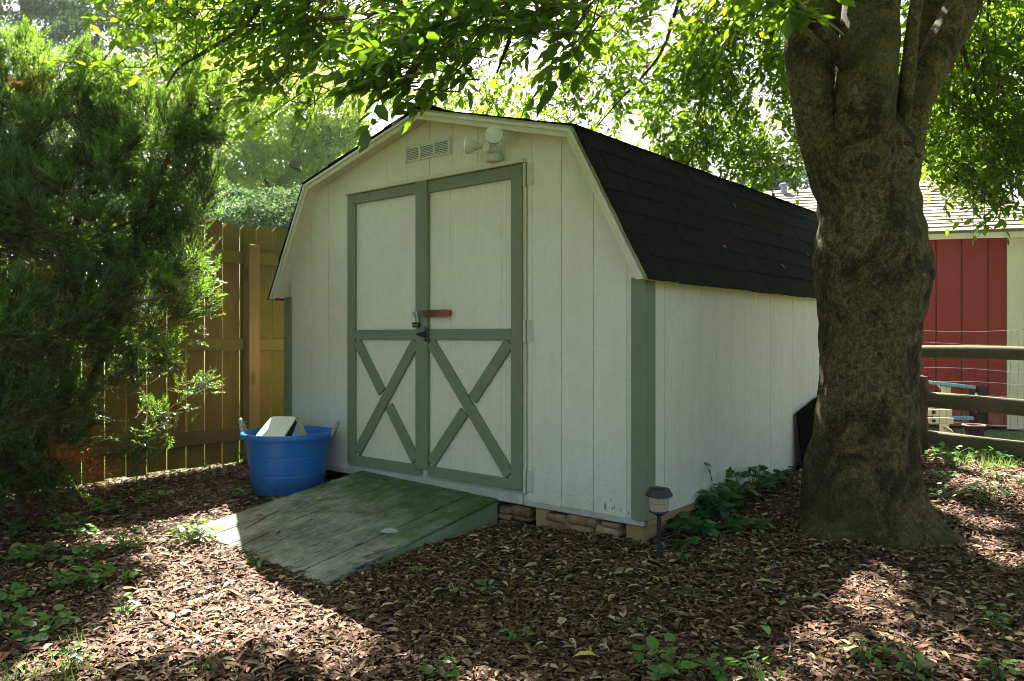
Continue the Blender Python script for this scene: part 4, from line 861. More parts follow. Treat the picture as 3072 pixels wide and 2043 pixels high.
far_tree('far_shrub', 'dense grey-green shrub just over the fence top beside the shed', 'shrub', [(770, 650, 10.5, 130, 60, .7, 3000), (640, 620, 11, 110, 75, .7, 2600), (880, 630, 11, 90, 80, .6, 1800), (560, 720, 10.5, 110, 80, .7, 1600)], .085, m_bgdark, .06)
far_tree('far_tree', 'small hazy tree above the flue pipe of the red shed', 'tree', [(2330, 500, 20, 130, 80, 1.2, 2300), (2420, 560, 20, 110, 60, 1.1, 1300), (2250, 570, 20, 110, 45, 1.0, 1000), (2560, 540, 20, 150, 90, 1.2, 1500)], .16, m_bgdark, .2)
far_tree('far_tree', 'leafy tree rising behind the roof of the red shed', 'tree', [(2900, 420, 16, 260, 150, 1.5, 5200), (3100, 250, 16, 260, 260, 1.5, 4000), (2800, 180, 17, 220, 180, 1.4, 3200)], .13, m_bgleaf, .2)

# ------------------------------------------------------------------ red shed behind
RC = at(3062, 1009, 8.78); RC[2] = 0; eL = np.array([-.917, -.400, 0]); eL /= np.linalg.norm(eL); eN = np.array([eL[1], -eL[0], 0]); eN = eN if np.dot(eN, FWD) > 0 else -eN
red = thing('red_shed', 'red board-sided shed with cream corner trim behind the rail fence', 'shed', RC)
ZE = 2.13; LEN = 4.2; GZ0 = -.10
def rp(l, n_, z): return RC + eL * l + eN * n_ + UP * z
def rbox(name, m, l0, l1, n0, n1, z0, z1, parent=red, bevel=.003):
    bb = MB(); bb.prism([rp(l0, n0, z0), rp(l1, n0, z0), rp(l1, n1, z0), rp(l0, n1, z0)], (0, 0, z1 - z0)); return bb.build(name, m, parent, bevel=bevel)
rw = rbox('front_wall', m_dark, .05, LEN, .03, .06, GZ0 + .05, ZE, bevel=0)
l = .06; 
while l < LEN: rbox('siding_board', m_red, l + .006, min(l + .268, LEN) - .006, 0, .0285, GZ0 + .06, ZE, rw, 0); l += .268
rbox('side_wall', m_red, .0, .03, .065, 3.4, GZ0, ZE); rbox('side_wall', m_red, LEN + .002, LEN + .03, .0, 3.4, GZ0, ZE); rbox('rear_wall', m_red, .035, LEN - .02, 3.36, 3.4, GZ0, ZE)
rbox('corner_trim', m_trimw, -.02, .14, -.022, -.0006, GZ0 + .04, ZE - .002); rbox('corner_trim', m_trimw, -.043, -.0215, -.01, .12, GZ0 + .04, ZE - .002)
rbox('fascia', m_trimw, -.15, LEN + .15, -.16, -.138, ZE - .015, ZE + .095); rbox('soffit', m_trimw, -.15, LEN + .15, -.1375, -.001, ZE + .001, ZE + .012)
RS, RIDGE = -.17, 1.7; zR0, zR1 = ZE + .075, ZE + .075 + 1.87 * .47
bb = MB(); bb.prism([rp(-.18, RS, zR0), rp(-.18, RIDGE, zR1), rp(-.18, 2 * RIDGE - RS, zR0), rp(-.18, 2 * RIDGE - RS, zR0 - .03), rp(-.18, RIDGE, zR1 - .03), rp(-.18, RS, zR0 - .03)], eL * (LEN + .36)); rroof = bb.build('roof', m_shin2, red)
sl_e = (rp(0, RIDGE, zR1) - rp(0, RS, zR0)); SLN = np.linalg.norm(sl_e); sl_e /= SLN; sl_n = np.cross(eL, sl_e); sl_n = sl_n if sl_n[2] > 0 else -sl_n
ncrs = 15; ex = SLN / ncrs; tabm = .33
for i in range(ncrs):
    l = -.19 + (0 if i % 2 else -tabm / 2)
    while l < LEN + .17:
        la, lb = max(l + .004, -.19), min(l + tabm - .004, LEN + .18)
        if lb - la > .03:
            A = rp(la, RS, zR0) + sl_e * (i * ex - (.02 if i == 0 else 0) + rnd.uniform(-.003, .003)); B = A + eL * (lb - la); C_ = B + sl_e * ex * 1.2; D_ = A + sl_e * ex * 1.2
            if i == ncrs - 1: C_ = B + sl_e * ex; D_ = A + sl_e * ex
            h1, h0 = .012 + rnd.uniform(0, .004), .003
            bb = MB(); bb.add([A + sl_n * .001, B + sl_n * .001, C_ + sl_n * .001, D_ + sl_n * .001, A + sl_n * h1, B + sl_n * h1, C_ + sl_n * h0, D_ + sl_n * h0], [(0, 3, 2, 1), (4, 5, 6, 7), (0, 1, 5, 4), (1, 2, 6, 5), (2, 3, 7, 6), (3, 0, 4, 7)]); bb.build('shingle', m_shin2, rroof)
        l += tabm
bb = MB(); bb.prism([rp(-.19, RIDGE - .1, zR1 - .035), rp(-.19, RIDGE, zR1 + .02), rp(-.19, RIDGE + .1, zR1 - .035)], eL * (LEN + .38)); bb.build('ridge_cap', m_shin2, red)
fp = at(2352, 1009, 11.0); fz = lambda v: 1 - (v - V0) * 11.0 / FPX
bb = MB(); bb.tube([(fp[0], fp[1], 2.2), (fp[0], fp[1], fz(560))], .043, 14); flue = bb.build('flue_pipe', m_flue, red, True)
bb = MB(); bb.lathe((fp[0], fp[1], 0), [(.045, fz(561)), (.06, fz(559)), (.06, fz(556.5)), (.05, fz(556)), (.062, fz(555)), (.062, fz(552)), (.04, fz(550))], 16); bb.build('flue_cap', m_flue, flue, True)
rbox('door_frame', m_trimw, -.17, -.10, .35, .40, GZ0, 2.0); rbox('door_glass', m_window, -.44, -.175, .36, .39, GZ0, 2.0)

# ------------------------------------------------------------------ rail fence with wire mesh
RA = at(2762, 1009, 6.22); RBp = at(3072, 1009, 5.62); RA[2] = RBp[2] = 0; re = (RBp - RA); re /= np.linalg.norm(re); rn = np.array([-re[1], re[0], 0]); rn = rn if np.dot(rn, FWD) > 0 else -rn
rf = thing('rail_fence', 'grey three-rail wooden fence backed with wire mesh in front of the red shed', 'fence', RA)
def rail(zc0, zc1, hz, hy, a_, b_, sd, round_=True):
    path = [RA + re * s_ + UP * (zc0 + (zc1 - zc0) * (s_ / .75) * .0 + .012 * math.sin(s_ * 2 + sd)) for s_ in np.linspace(a_, b_, 14)]
    bb = MB(); k = 10
    for i, p in enumerate(path):
        pass
    n2 = 10; vs = []
    for i, p in enumerate(path):
        for q in range(n2):
            th = 2 * math.pi * q / n2; wv = 1 + .08 * mnoise.noise(Vector((q * .9, i * .6, sd))); sx = math.copysign(abs(math.cos(th)) ** (.8 if round_ else .35), math.cos(th)); sz = math.copysign(abs(math.sin(th)) ** (.8 if round_ else .35), math.sin(th)); vs.append(p + rn * sx * hy * wv + UP * sz * hz * wv)
    bb.add(vs, [(i * n2 + q, i * n2 + (q + 1) % n2, (i + 1) * n2 + (q + 1) % n2, (i + 1) * n2 + q) for i in range(13) for q in range(n2)] + [tuple(range(n2)), tuple(range(13 * n2, 14 * n2))]); return bb.build('rail', m_split, rf, True)
rail(.868, .868, .052, .045, 0.02, 2.6, 1); rail(.485, .485, .060, .04, 0.02, 2.6, 2, False); rail(.175, .175, .072, .04, 0.02, 2.6, 3, False)
rail(.868, .868, .058, .045, -2.4, -.10, 4); rail(.485, .485, .060, .04, -2.4, -.10, 5, False); rail(.175, .175, .072, .04, -2.4, -.10, 6, False)
for s_, zt in ((.0, .68), (2.68, 1.05), (-2.5, 1.05)):
    bb = MB(); q = RA + re * s_ - rn * .02; path = [q + UP * z for z in np.linspace(-.3, zt, 16)]; bb.tube(path, [.062 * (1 + .25 * mnoise.noise(Vector((z * 6, s_, 2)))) for z in np.linspace(-.3, zt, 16)], 10)
    for i, pv in enumerate(bb.v): dq = mnoise.noise(Vector(np.array(pv) * 16)) * .022; bb.v[i] = (pv[0] + dq, pv[1] + dq * .6, pv[2] + dq)
    bb.build('post', m_rot, rf)
bb = MB()
zw = [.03 + .1016 * k for k in range(11)]
for z in zw: bb.tube([RA + re * s_ + rn * .055 + UP * (z + .012 * math.sin(s_ * 5 + z * 9)) for s_ in np.linspace(0, 2.7, 16)], .0010, 4)
for k in range(53): s_ = .02 + k * .0508; bb.tube([RA + re * (s_ + .006 * math.sin(z_ * 9 + k)) + rn * .0575 + UP * z_ for z_ in np.linspace(-.02, zw[-1] + .005, 6)], .0009, 4)
wm = bb.build('wire_mesh', m_wire, rf, fix=False)

# ------------------------------------------------------------------ clutter between the rail fence and the red shed
def bar(name, m, p, q, hw, hz, parent, bevel=.003):
    p, q = np.asarray(p), np.asarray(q); e = (q - p); Ln = np.linalg.norm(e); e = e / Ln; s_ = np.cross(e, UP); s_ = s_ / (np.linalg.norm(s_) + 1e-9); u_ = np.cross(s_, e); bb = MB(); bb.obox((p + q) / 2, e * Ln / 2, s_ * hw, u_ * hz); return bb.build(name, m, parent, bevel=bevel)
DT = 7.7
saw = thing('sawhorse', 'light blue folding sawhorse standing against the red shed', 'sawhorse', at(2850, 1330, DT))
bar('top_bar', m_bsteel, at(2735, 1141, DT), at(2924, 1162, DT - .1), .03, .0165, saw); bar('lower_bar', m_bsteel, at(2800, 1252, DT + .1), at(2920, 1255, DT), .022, .017, saw)
bar('leg', m_ladder, at(2838, 1160, DT), at(2832, 1300, DT), .03, .034, saw); bar('brace', m_wplast, at(2812, 1153, DT - .02), at(2830, 1172, DT - .02), .008, .008, saw); bar('leg', m_ladder, at(2740, 1150, DT), at(2738, 1310, DT), .03, .03, saw)
lad = thing('folded_ladder', 'cream folded ladder with round holes lying beside the sawhorse', 'ladder', at(2815, 1330, 7.3))
for v0, v1, uR in ((1226, 1247, 2856), (1252, 1270, 2861)):
    p, q = at(2758, (v0 + v1) / 2, 7.35), at(uR, (v0 + v1) / 2 + 2, 7.25); r_ = bar('rail', m_ladder, p, q, .012, (v1 - v0) / 2 * 7.3 / FPX, lad)
    c_ = at(2800, (v0 + v1) / 2, 7.262); bb = MB(); dirn = unit((q - p)[None])[0]; nn = np.cross(dirn, UP); nn = nn if np.dot(nn, FWD) < 0 else -nn; bb.tube([c_ + nn * .02, c_ + nn * .0215], .019, 12); bb.build('hole', m_dark, r_)
bar('end_cap', m_card, at(2853, 1236, 7.235), at(2853, 1268, 7.235), .014, .014, lad); bar('foot', m_ladder, at(2752, 1222, 7.35), at(2752, 1276, 7.35), .012, .012, lad)
bag = thing('black_bag', 'black bag with a pale buckle hanging by the red shed wall', 'bag', at(2945, 1240, 8.0))
bb = MB(); bb.prism(rounded(at(2926, 1158, 8.0), at(2966, 1160, 7.95), at(2962, 1295, 7.95), at(2928, 1295, 8.0), .2), FWD * .12); bb.build('body', m_charc, bag, bevel=.01)
bb = MB(); bb.prism([at(2925, 1220, 7.93), at(2936, 1220, 7.93), at(2930, 1238, 7.93)], FWD * .02); bb.prism([at(2930, 1178, 7.93), at(2936, 1188, 7.93), at(2926, 1188, 7.93)], FWD * .02); bb.build('buckle', m_wplast, bag, bevel=.002); bb = MB(); bb.tube([at(2931, 1188, 7.94), at(2931, 1220, 7.94)], .006, 6); bb.build('strap', m_wplast, bag)
pc = at(2922, 1290, 6.9); pot = thing('round_pot', 'dark round pot with a faded pink rim behind the rail fence', 'pot', (pc[0], pc[1], gh(pc[0], pc[1])))
zp = 1 - (1275 - V0) * 6.9 / FPX; zb_ = float(gh(pc[0], pc[1])) - .01; bb = MB(); bb.lathe((pc[0], pc[1], 0), [(.068, zb_), (.088, zp), (.08, zp), (.062, zb_ + .02)], 24); bb.build('body', m_charc, pot, True)
bb = MB(); bb.tube([(pc[0] + .089 * math.cos(t_), pc[1] + .089 * math.sin(t_), zp) for t_ in np.linspace(0, 2 * math.pi, 33)], .007, 6, False); bb.build('rim', m_pink, pot, True)
q = on_ground(2985, 1346); bb = MB(); bb.obox(q + UP * .012, re * .085, rn * .05, UP * .012); tag(bb.build('grey_plank', m_grey, None, bevel=.002), 'short grey plank lying at the foot of the rail fence', 'plank')
q0, q1 = at(2832, 1281, 6.15), at(2868, 1311, 6.1); bb = MB(); bb.tube([q0, q0 * .5 + q1 * .5 + UP * .01, q1], [.012, .015, .004], 7); tag(bb.build('bark_strip', m_card, None, True), 'pale torn strip of bark stuck in the lower rail', 'bark')
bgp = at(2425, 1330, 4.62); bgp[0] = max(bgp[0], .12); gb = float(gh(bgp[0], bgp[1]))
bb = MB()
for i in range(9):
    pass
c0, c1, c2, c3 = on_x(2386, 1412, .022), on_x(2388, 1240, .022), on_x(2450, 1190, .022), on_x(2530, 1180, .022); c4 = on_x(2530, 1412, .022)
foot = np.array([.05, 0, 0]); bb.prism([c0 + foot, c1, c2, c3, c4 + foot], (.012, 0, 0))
tag(bb.build('shade_sheet', m_shade_sheet, None), 'black sheet added for the deep shade between the shed side wall and the tree', 'sheet')  # added sheet, stands in for the dark shade between wall and trunk

# ------------------------------------------------------------------ haze: closed box of thin air round the whole scene
hm = bpy.data.materials.new('haze_air'); hm.use_nodes = True; ht = hm.node_tree; ht.nodes.remove(ht.nodes['Principled BSDF'])
pv_ = ht.nodes.new('ShaderNodeVolumePrincipled'); pv_.inputs['Density'].default_value = .0008; pv_.inputs['Color'].default_value = (.93, .96, 1, 1); pv_.inputs['Anisotropy'].default_value = .35
ht.links.new(pv_.outputs[0], ht.nodes['Material Output'].inputs['Volume'])
bb = MB(); bb.box(-40, 30, -26, 44, -1.3, 16); hz_ = bb.build('haze', hm, None); tag(hz_, 'thin pale haze in the air of the yard', None, None, 'stuff')

# ------------------------------------------------------------------ leaf litter and bark chips
def scatter(n_, near_bias):
    ux = rng.uniform(-200, 3272, n_ * 2); vx = V0 + 1 / rng.uniform(1 / 1250., 1 / 300., n_ * 2) if False else rng.uniform(1290, 2150, n_ * 2)
    return ux[:n_], vx[:n_]
def field(n_, lo=(-3.95, -4.0), hi=(4.4, 4.2), power=1.2):
    out = np.zeros((0, 2))
    while len(out) < n_:
        p = rng.uniform(lo, hi, (n_ * 2, 2)); d = p - CAM[:2]; f = d @ FWD[:2]; r_ = d @ RIGHT[:2]; cl_ = np.sin(p[:, 0] * 3.1 + 1.3 * np.sin(p[:, 1] * 2.3)) * np.sin(p[:, 1] * 3.7 + 1.1 * np.sin(p[:, 0] * 2.9)); ok = (rng.random(len(p)) < .72 + .38 * cl_) & (f > 1.1) & ((np.abs(r_) < f * .72 + .2) | ((np.abs(r_) < f * 1.0 + 1.2) & (rng.random(len(p)) < .45)))
        pr_ = np.minimum(1, (2.6 / np.maximum(f, .1)) ** power); ok &= rng.random(len(p)) < pr_
        ok &= ~((p[:, 0] > -2.95) & (p[:, 0] < -.02) & (p[:, 1] > .03) & (p[:, 1] < 3.6)); ok &= ~((p[:, 0] > -2.17) & (p[:, 0] < -.90) & (p[:, 1] > -1.24) & (p[:, 1] < .03))
        out = np.concatenate([out, p[ok]])
    return out[:n_]
def lay(n_, L0, L1, W0, W1, tilt, T, F3, F4, lift, power=1.2):
    p = field(n_, power=power); th = rng.uniform(0, 2 * math.pi, n_); X = np.stack([np.cos(th), np.sin(th), rng.normal(size=n_) * tilt], 1); N3 = unit(np.stack([rng.normal(size=n_) * tilt, rng.normal(size=n_) * tilt, np.ones(n_)], 1))
    L = rng.uniform(L0, L1, n_); W_ = L * rng.uniform(W0, W1, n_); O = np.stack([p[:, 0], p[:, 1], gh(p[:, 0], p[:, 1]) + rng.random(n_) * lift], 1); return stamp(O - unit(X) * (L / 2)[:, None], X, N3, L, W_, T, F3, F4)
CURL = LEAF_T * np.array([1, 1, 1.6]); CURL[[1, 2, 4, 5], 2] += .05
o = np_mesh('leaf_litter', *lay(60000, .014, .044, .34, .62, .10, CURL, LEAF_F3, LEAF_F4, .014), m_lit); tag(o, 'dry brown fallen leaves covering the mulch', None, None, 'stuff')
CHIP = np.array([(0, -.5, 0), (.9, -.35, .05), (1, .3, 0), (.1, .5, .04), (.5, 0, .16)], float); CF = np.array([(0, 1, 4), (1, 2, 4), (2, 3, 4), (3, 0, 4)])
o = np_mesh('large_leaf_litter', *lay(3800, .040, .078, .36, .56, .09, CURL, LEAF_F3, LEAF_F4, .022), m_lit); tag(o, 'larger dry leaves lying loose over the mulch', None, None, 'stuff')
o = np_mesh('bark_shreds', *lay(15000, .03, .085, .05, .12, .22, CHIP, CF, None, .018), m_chip); tag(o, 'long thin shreds of bark in the mulch', None, None, 'stuff')
o = np_mesh('bark_mulch', *lay(108000, .010, .028, .25, .6, .35, CHIP, CF, None, .008), m_chip); tag(o, 'dark shredded bark mulch', None, None, 'stuff')
# single leaves lying on top
fm = leaf_mesh('fallen_leaf', m_fall, CURL, LEAF_F3, LEAF_F4, .5); fmy = leaf_mesh('fallen_leaf', m_fyel, CURL, LEAF_F3, LEAF_F4, .5); fmg = leaf_mesh('fallen_leaf', m_fgrn, CURL, LEAF_F3, LEAF_F4, .6); fmr = leaf_mesh('fallen_leaf', m_fred, CURL, LEAF_F3, LEAF_F4, .5)
for p in field(290, power=2.0):
    th = rnd.uniform(0, 6.28); z = float(gh(p[0], p[1])); o = put_leaf('fallen_leaf', fm, None, (p[0], p[1], z + rnd.uniform(.012, .022)), (math.cos(th), math.sin(th), rnd.gauss(0, .15)), (rnd.gauss(0, .2), rnd.gauss(0, .2), 1), rnd.uniform(.04, .078)); tag(o, 'dry tan fallen leaf lying on the brown mulch', 'leaf', 'dry leaves on the mulch')
def rampz(x, y): 
    n_ = np.cross(BR - BL, FR - BL); return BL[2] - (n_[0] * (x - BL[0]) + n_[1] * (y - BL[1])) / n_[2]
def ramp_px(u, v):
    n_ = np.cross(BR - BL, FR - BL); d = ray(u, v); return CAM + d * (np.dot(BL - CAM, n_) / np.dot(d, n_))
for (u, v, me, lab, s_, onr) in [(970, 1499, fmy, 'yellow fallen leaf lying on the mossy ramp below the tub', .05, 1), (832, 1599, fmr, 'russet fallen leaf lying on the ramp near its lit corner', .055, 1), (1160, 1441, fmr, 'small russet leaf lying on the mossy top of the ramp', .04, 1), (765, 1549, fmr, 'brown-red leaf lying on the ramp close to its left edge', .05, 1), (1005, 1443, fmg, 'pale green leaf lying at the top corner of the ramp by the tub', .06, 1), (1445, 1493, fmy, 'pale yellow leaf lying on the mossy right corner of the ramp', .035, 1),
                              (2285, 1893, fmg, 'pale green oval leaf lying on the mulch right of centre', .07, 0), (1960, 1765, fmy, 'tiny bright yellow leaf on the shaded mulch below the path lamp', .03, 0), (2270, 1757, fmg, 'large grey-green leaf lying on the mulch under the tree', .075, 0), (2345, 1832, fmg, 'dark green fallen leaf on the mulch in front of the tree', .08, 0), (359, 1785, fmy, 'yellow-brown curled leaf in the sunny patch left of the ramp', .07, 0), (25, 1973, fmr, 'russet leaf on the mulch in the bottom left corner', .08, 0), (1790, 1985, fmy, 'broad tan-yellow leaf near the bottom edge of the mulch', .08, 0), (2455, 1850, fmr, 'orange-red leaf on the mulch before the tree roots', .05, 0)]:
    p = ramp_px(u, v) if onr else on_ground(u, v); th = rnd.uniform(0, 6.28); tag(put_leaf('fallen_leaf', me, None, p + UP * (.006 if onr else .02), (math.cos(th), math.sin(th), 0.02), (.1, .05, 1), s_), lab, 'leaf', 'coloured fallen leaves')
e_ = np.array([prof[3][0] - prof[4][0], 0, prof[3][1] - prof[4][1]]); rnm = np.array([-e_[2], 0, e_[0]]); rnm = unit((rnm if rnm[2] > 0 else -rnm)[None])[0]
for (f_, yy) in ((.30, 1.05), (.22, 1.9), (.72, 1.6), (.40, 2.6)):
    p = np.array([prof[4][0], yy, prof[4][1]]) + e_ * f_ + rnm * .014; tag(put_leaf('fallen_leaf', fm, None, p, (e_[0] * .6, rnd.uniform(-1, 1), e_[2] * .6), rnm, .035), 'tiny dry leaf stuck on the black shingles of the white shed', 'leaf', 'leaves on the shed roof')
# white fluff on the ramp
p = ramp_px(1166, 1597); n_ = 420; d = unit(rng.normal(size=(n_, 3))); d[:, 2] = np.abs(d[:, 2]) * .7; base = p + rng.normal(size=(n_, 3)) * np.array([.013, .010, .001]) + UP * .002
o = np_mesh('fluff_tuft', *prisms(base, base + d * rng.uniform(.012, .036, n_)[:, None], np.full(n_, .0009), np.full(n_, .0004)), m_fluff); tag(o, 'small white tuft of fluff lying on the mossy ramp', 'fluff')
# sticks
sticks = [([(2290, 1770), (2300, 1730)], 'thin forked twig'), ]
SK = [((1340, 1705), (1372, 1738), 'thin pale twig on the mulch below the ramp side'), ((1205, 1765), (1262, 1850), 'dark crooked stick on the mulch in front of the ramp'), ((2292, 1770), (2330, 1789), 'curved pale twig in front of the tree'), ((1985, 1630), (2048, 1617), 'pale stick beside the path lamp by the shed corner'), ((840, 1800), (905, 1770), 'straight twig on the sunlit mulch at the ramp foot'), ((2900, 1695), (3020, 1672), 'long pale twig by the right root of the tree'), ((2480, 1930), (2560, 1900), 'bent twig in the dappled light'),
      ((2010, 1790), (2110, 1818), 'long thin stick across the shaded mulch'), ((2350, 1490), (2320, 1455), 'short pale twig by the ivy'), ((90, 1960), (5, 1925), 'twig in the lower left corner'), ((2905, 1950), (3040, 2010), 'long straight twig near the lower right corner'), ((1585, 1880), (1625, 1935), 'dark twig beside the small weed in the mulch'), ((2370, 1940), (2362, 2000), 'reddish bark stick near the bottom')]
for A, B, lab in SK:
    p, q = on_ground(*A) + UP * .022, on_ground(*B) + UP * .024; mdp = (p + q) / 2 + np.array([rnd.uniform(-.015, .015), rnd.uniform(-.015, .015), .006]); bb = MB(); bb.tube([p, mdp, q], [.0032, .0028, .0016], 6); tag(bb.build('twig', m_twig, None, True), lab, 'twig', 'twigs on the mulch')
for A, B, lab in (((715, 1645), (838, 1585), 'long dark twig lying on the lit corner of the ramp'), ((735, 1590), (860, 1520), 'thin dark twig lying along the left side of the ramp'), ((1090, 1735 - 60), (1200, 1640), 'fine dark twig on the ramp near its right edge')):
    p, q = ramp_px(*A) + UP * .006, ramp_px(*B) + UP * .007; bb = MB(); bb.tube([p, (p + q) / 2 + np.array([.012, -.01, .004]), q], [.0026, .0024, .001], 6); tag(bb.build('twig', m_twig, None, True), lab, 'twig', 'twigs on the ramp')

# ------------------------------------------------------------------ weeds and ivy
def disc_t(n_, f): 
    pts = [(0, 0, 0)] ; 
    for k in range(n_): th = -math.pi + .35 + (2 * math.pi - .7) * k / (n_ - 1); r_ = f(th); pts.append((.45 + .5 * r_ * math.cos(th), .5 * r_ * math.sin(th), .05 * math.cos(2 * th) - .05 * r_ * r_))
    return pts
def poly_leaf(name, pts, m):
    me = bpy.data.meshes.new(name); c_ = (.42, 0, -.04); vs = [c_] + pts; n_ = len(pts); me.from_pydata(vs, [], [(0, 1 + k, 1 + (k + 1) % n_) for k in range(n_)]); me.materials.append(m); me.polygons.foreach_set('use_smooth', [True] * len(me.polygons)); return me
heart = poly_leaf('leaf', disc_t(15, lambda t_: 1.0 + .06 * math.cos(9 * t_)), m_weed); oval = leaf_mesh('leaf', m_weed, LEAF_T, LEAF_F3, LEAF_F4, .7)
star = poly_leaf('leaf', disc_t(16, lambda t_: .72 + .42 * abs(math.cos(2.5 * t_)) ** 1.5), m_ivy)
m_stem = simple('green_stem', (.10, .16, .04), .6)
def weed(u, v, size, n_, kind, label, cat='weed', group='weeds in the mulch', tall=1.0, leafs=.045, name='weed'):
    p = on_ground(u, v)
    if cat == 'ivy' and p[0] < .07:
        q_ = on_x(u, v, .07); p = np.array([.07, q_[1], float(gh(.07, q_[1]))]); tall = max(tall, (q_[2] - p[2] + .07) / size)
    t = thing(name, label, cat, p, group); bb = MB(); me = {'h': heart, 'o': oval, 's': star}[kind]
    n_ = int(n_ * 1.7)
    for k in range(n_):
        th = rnd.uniform(0, 6.28); r_ = size * math.sqrt(rnd.random()) * .9; h = size * tall * rnd.uniform(.25, 1.0) * (1 - .4 * (r_ / size)) + .012; q = p + np.array([math.cos(th) * r_, math.sin(th) * r_, h]); q[0] = max(q[0], .02) if cat == 'ivy' else q[0]; q[2] = max(q[2], float(gh(q[0], q[1])) + .02)
        bb.tube([p + np.array([math.cos(th), math.sin(th), 0]) * r_ * .25 - UP * .01, (p + q) / 2 + UP * h * .2, q], [.0016, .0014, .001], 4, False)
        x = np.array([math.cos(th + rnd.gauss(0, .7)), math.sin(th + rnd.gauss(0, .7)), rnd.gauss(-.1, .25)]); put_leaf('leaf', me, t, q, x, (rnd.gauss(0, .35), rnd.gauss(0, .35), 1), leafs * rnd.uniform(.65, 1.25))
    bb.build('stems', m_stem, t, fix=False); return t
WD = [(580, 1630, .13, 34, 'o', 'bright sunlit leafy weed at the left corner of the ramp', 1.0), (372, 1655, .09, 18, 'o', 'upright weed at the edge of the sunny patch left of the ramp', 1.5), (327, 1535, .09, 14, 'h', 'shaded weed clump under the drooping dead yew branch', 1.0), (186, 1590, .10, 16, 'h', 'round-leaved weed clump in shade right of the yew base', 1.0), (245, 1612, .07, 8, 'h', 'small weed beside the round-leaved clump in shade', 1.2), (40, 1610, .08, 11, 'h', 'weed clump at the left edge under the yew', 1.0), (100, 1680, .11, 18, 'h', 'wide patch of round-leaved weeds left of the sunny ground', .7),
      (255, 1685, .08, 10, 'h', 'weed clump bordering the sunny ground on its shaded side', 1.0), (285, 1755, .10, 15, 'h', 'round-leaved weed clump midway down the left shade', 1.0), (177, 1765, .06, 6, 'h', 'small weed in the leaf litter at lower left', 1.0), (385, 1745, .06, 7, 'h', 'weed touching the sunlit mulch at lower left', 1.0), (40, 1815, .09, 12, 'h', 'round-leaved weeds at the left edge halfway down', .8), (128, 1915, .10, 16, 'h', 'pale-topped weed clump in the lower left', 1.0), (18, 1890, .07, 8, 'h', 'silvery round leaves at the left edge near the bottom', .8), (371, 1850, .07, 9, 'o', 'sunlit seedling cluster in the bright patch', 1.0), (221, 1990, .06, 8, 'o', 'sunlit weed near the bottom left', 1.0),
      (729, 1490, .07, 8, 'h', 'broad-leaved weed beside the blue tub', .9), (470, 1500, .08, 9, 'h', 'shaded weed between the yew and the tub', 1.0), (424, 1480, .07, 8, 'o', 'dark seedling by the foot of the fence', 1.4), (636, 1415, .07, 7, 'o', 'tall seedling growing against the fence boards', 2.0), (720, 1395, .08, 10, 'h', 'dark weed between the fence post and the tub', 1.5), (765, 1700, .05, 7, 'o', 'small weed at the front edge of the ramp', 1.0), (1120, 1700, .05, 8, 'o', 'tiny weed growing beside the ramp right edge', .9),
      (1464, 1780, .05, 6, 'h', 'small weed in the shaded mulch right of the ramp foot', 1.2), (1363, 1782, .035, 3, 'h', 'single round-leaved seedling in the mulch right of the ramp', 1.0), (1548, 1925, .045, 6, 'o', 'small weed low in the middle of the mulch', 1.2), (1332, 2035, .05, 6, 'h', 'round-leaved seedling at the bottom edge near the middle', 1.2), (1951, 1875, .035, 3, 'o', 'two-leaved seedling in the mulch below the lamp', 1.2), (2015, 2030, .10, 12, 'h', 'big dark round-leaved weed at the bottom edge', 1.0), (2145, 2025, .06, 6, 'h', 'pair of round green leaves at the bottom edge', 1.2), (2260, 2040, .08, 9, 'o', 'leafy weed at the bottom right of centre', 1.1),
      (2978, 1890, .06, 7, 'o', 'upright weed in the shaded mulch at lower right', 1.4), (2594, 1985, .07, 9, 'o', 'weed in the dappled light near the bottom', 1.1), (2750, 2030, .08, 10, 'o', 'weed at the bottom edge in the dappled light', 1.0), (2995, 2040, .06, 7, 'o', 'weed in the bottom right corner', 1.0), (2285, 1595, .06, 7, 's', 'ivy seedling on the mulch left of the tree foot', 1.0), (2857, 1385, .16, 26, 'o', 'bright yellow-green sunlit weeds beside the rotten post', .8), (2795, 1370, .11, 15, 'o', 'sunlit weed close to the tree trunk edge', .8), (2880, 1365, .14, 16, 'o', 'low weeds at the foot of the rail fence', .7), (2975, 1385, .14, 16, 'o', 'sunlit weeds under the middle of the rail fence', .6),
      (2836, 1500, .10, 13, 'o', 'shaded weed right of the tree trunk', 1.0), (2965, 1500, .13, 19, 'o', 'leafy weed clump right of the tree in half shade', .9), (2985, 1440, .08, 9, 'o', 'small sunlit weed at the right side', .9), (3062, 1455, .08, 10, 'o', 'weed at the right edge of the picture', .9), (2830, 1440, .09, 11, 'o', 'weed in shade just right of the trunk', .9), (3040, 1375, .14, 12, 'o', 'low green weeds at the right end of the rail fence', .5), (2045, 1682, .035, 5, 'o', 'tiny pale seedling right of the lamp stake', 1.0), (2228, 1668, .03, 3, 'h', 'tiny round seedling between lamp and tree', 1.0), (2450, 1668, .025, 3, 'o', 'tiny bright seedling at the tree foot', 1.0), (1254, 1727, .04, 5, 'o', 'tiny seedling in front of the ramp side', 1.0)]
for (u, v, sz, n_, kd, lab, tl2) in WD: weed(u, v, sz, n_, kd, lab, tall=tl2, leafs=.024 + sz * .16)
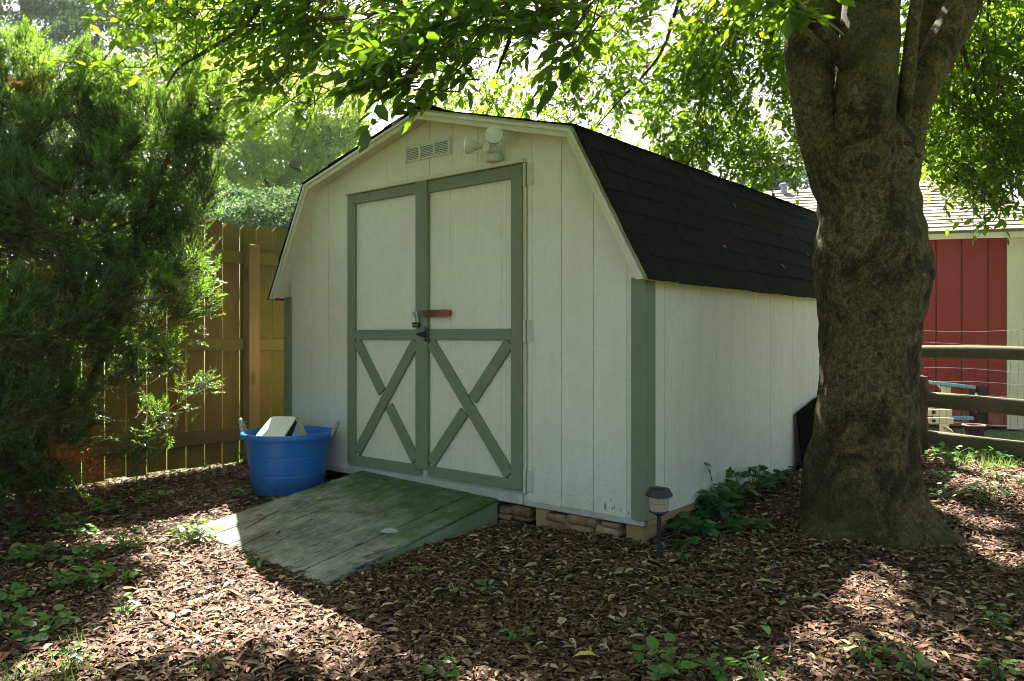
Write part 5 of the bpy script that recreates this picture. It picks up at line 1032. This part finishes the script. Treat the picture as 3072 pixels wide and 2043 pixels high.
IV = [(2210, 1440, .10, 12, 'dark ivy clump climbing the shed side, left part'), (2262, 1432, .11, 14, 'dark ivy clump at the foot of the shed side wall'), (2318, 1428, .09, 11, 'dark ivy at the far end beside the tree'), (2140, 1470, .09, 10, 'ivy sprig against the shed side wall near the front'), (2178, 1490, .07, 8, 'ivy leaves between the two wall clumps'), (2136, 1535, .08, 10, 'ivy trailing down from the shed wall'), (2060, 1585, .09, 13, 'green ivy patch by the corner skid beam'), (2105, 1598, .10, 15, 'broad green ivy patch on the mulch by the shed corner'), (2028, 1598, .05, 5, 'small ivy runner beside the path lamp'), (2188, 1592, .06, 7, 'ivy leaves on the mulch in front of the side wall'), (2245, 1582, .07, 8, 'ivy runner halfway to the tree'), (2128, 1505, .06, 7, 'ivy leaves at the base of the side wall'), (2036, 1636, .05, 4, 'pale seedling leaves by the stick near the lamp')]
for k, (u, v, sz, n_, lab) in enumerate(IV): weed(u, v, sz * 1.05, int(n_ * 1.7), 's', lab, 'ivy', 'ivy along the shed side', 1.3 if k < 5 else .6, .058, 'ivy_plant')
q = on_ground(2140, 1465); bb = MB(); bb.tube([q, on_x(2136, 1440, .03), on_x(2127, 1410, .03), on_x(2117, 1394, .03)], [.003, .003, .002, .001], 5)
iv = thing('ivy_vine', 'thin bare ivy tendril reaching up the white side wall', 'ivy', q, 'ivy along the shed side'); bb.build('stem', m_twig, iv)
for (u, v) in ((2117, 1396), (2128, 1400), (2130, 1418)): put_leaf('leaf', star, iv, on_x(u, v, .035), (rnd.uniform(-1, 1), .4, .3), (1, -.4, .4), .026)
# grass tufts
def grass(pts, name, lab):
    B0, B1, B2 = [], [], []
    O = []; X = []; N3 = []; L = []
    for (u, v, r_, n_, h) in pts:
        p = on_ground(u, v); a_ = rng.uniform(0, 6.28, n_); rr_ = r_ * np.sqrt(rng.random(n_)); o_ = np.stack([p[0] + rr_ * np.cos(a_), p[1] + rr_ * np.sin(a_), np.full(n_, p[2] - .005)], 1); x = unit(np.stack([rng.normal(size=n_) * .5, rng.normal(size=n_) * .5, np.ones(n_)], 1)); O.append(o_); X.append(x); N3.append(unit(rng.normal(size=(n_, 3)))); L.append(h * rng.uniform(.5, 1.2, n_))
    O, X, N3, L = [np.concatenate(q_) for q_ in (O, X, N3, L)]; o = np_mesh(name, *stamp(O, X, N3, L, np.full(len(L), .006), QUAD_T, None, QUAD_F4), m_grassb); tag(o, lab, None, None, 'stuff')
grass([(90, 2035, .16, 150, .06), (200, 2040, .12, 60, .05), (215, 1935, .05, 16, .06), (660, 2010, .05, 24, .06), (590, 2030, .06, 20, .05), (2960, 1400, .2, 110, .10), (3040, 1395, .2, 90, .08), (2880, 1380, .2, 60, .08)], 'grass', 'sparse green grass blades poking through the mulch')
# lawn beyond the fence, seen through its gaps
n_ = 26000; gx = -3.8 - rng.random(n_) ** 1.6 * 3.5; gy = rng.uniform(-3, 7.5, n_); O = np.stack([gx, gy, gh(gx, gy) - .01], 1); X = unit(np.stack([rng.normal(size=n_) * .45, rng.normal(size=n_) * .45, np.ones(n_)], 1)); L = rng.uniform(.05, .11, n_)
o = np_mesh('lawn', *stamp(O, X, unit(rng.normal(size=(n_, 3))), L, np.full(n_, .009), QUAD_T, None, QUAD_F4), m_grassb); tag(o, 'sunlit lawn grass behind the privacy fence', None, None, 'stuff')
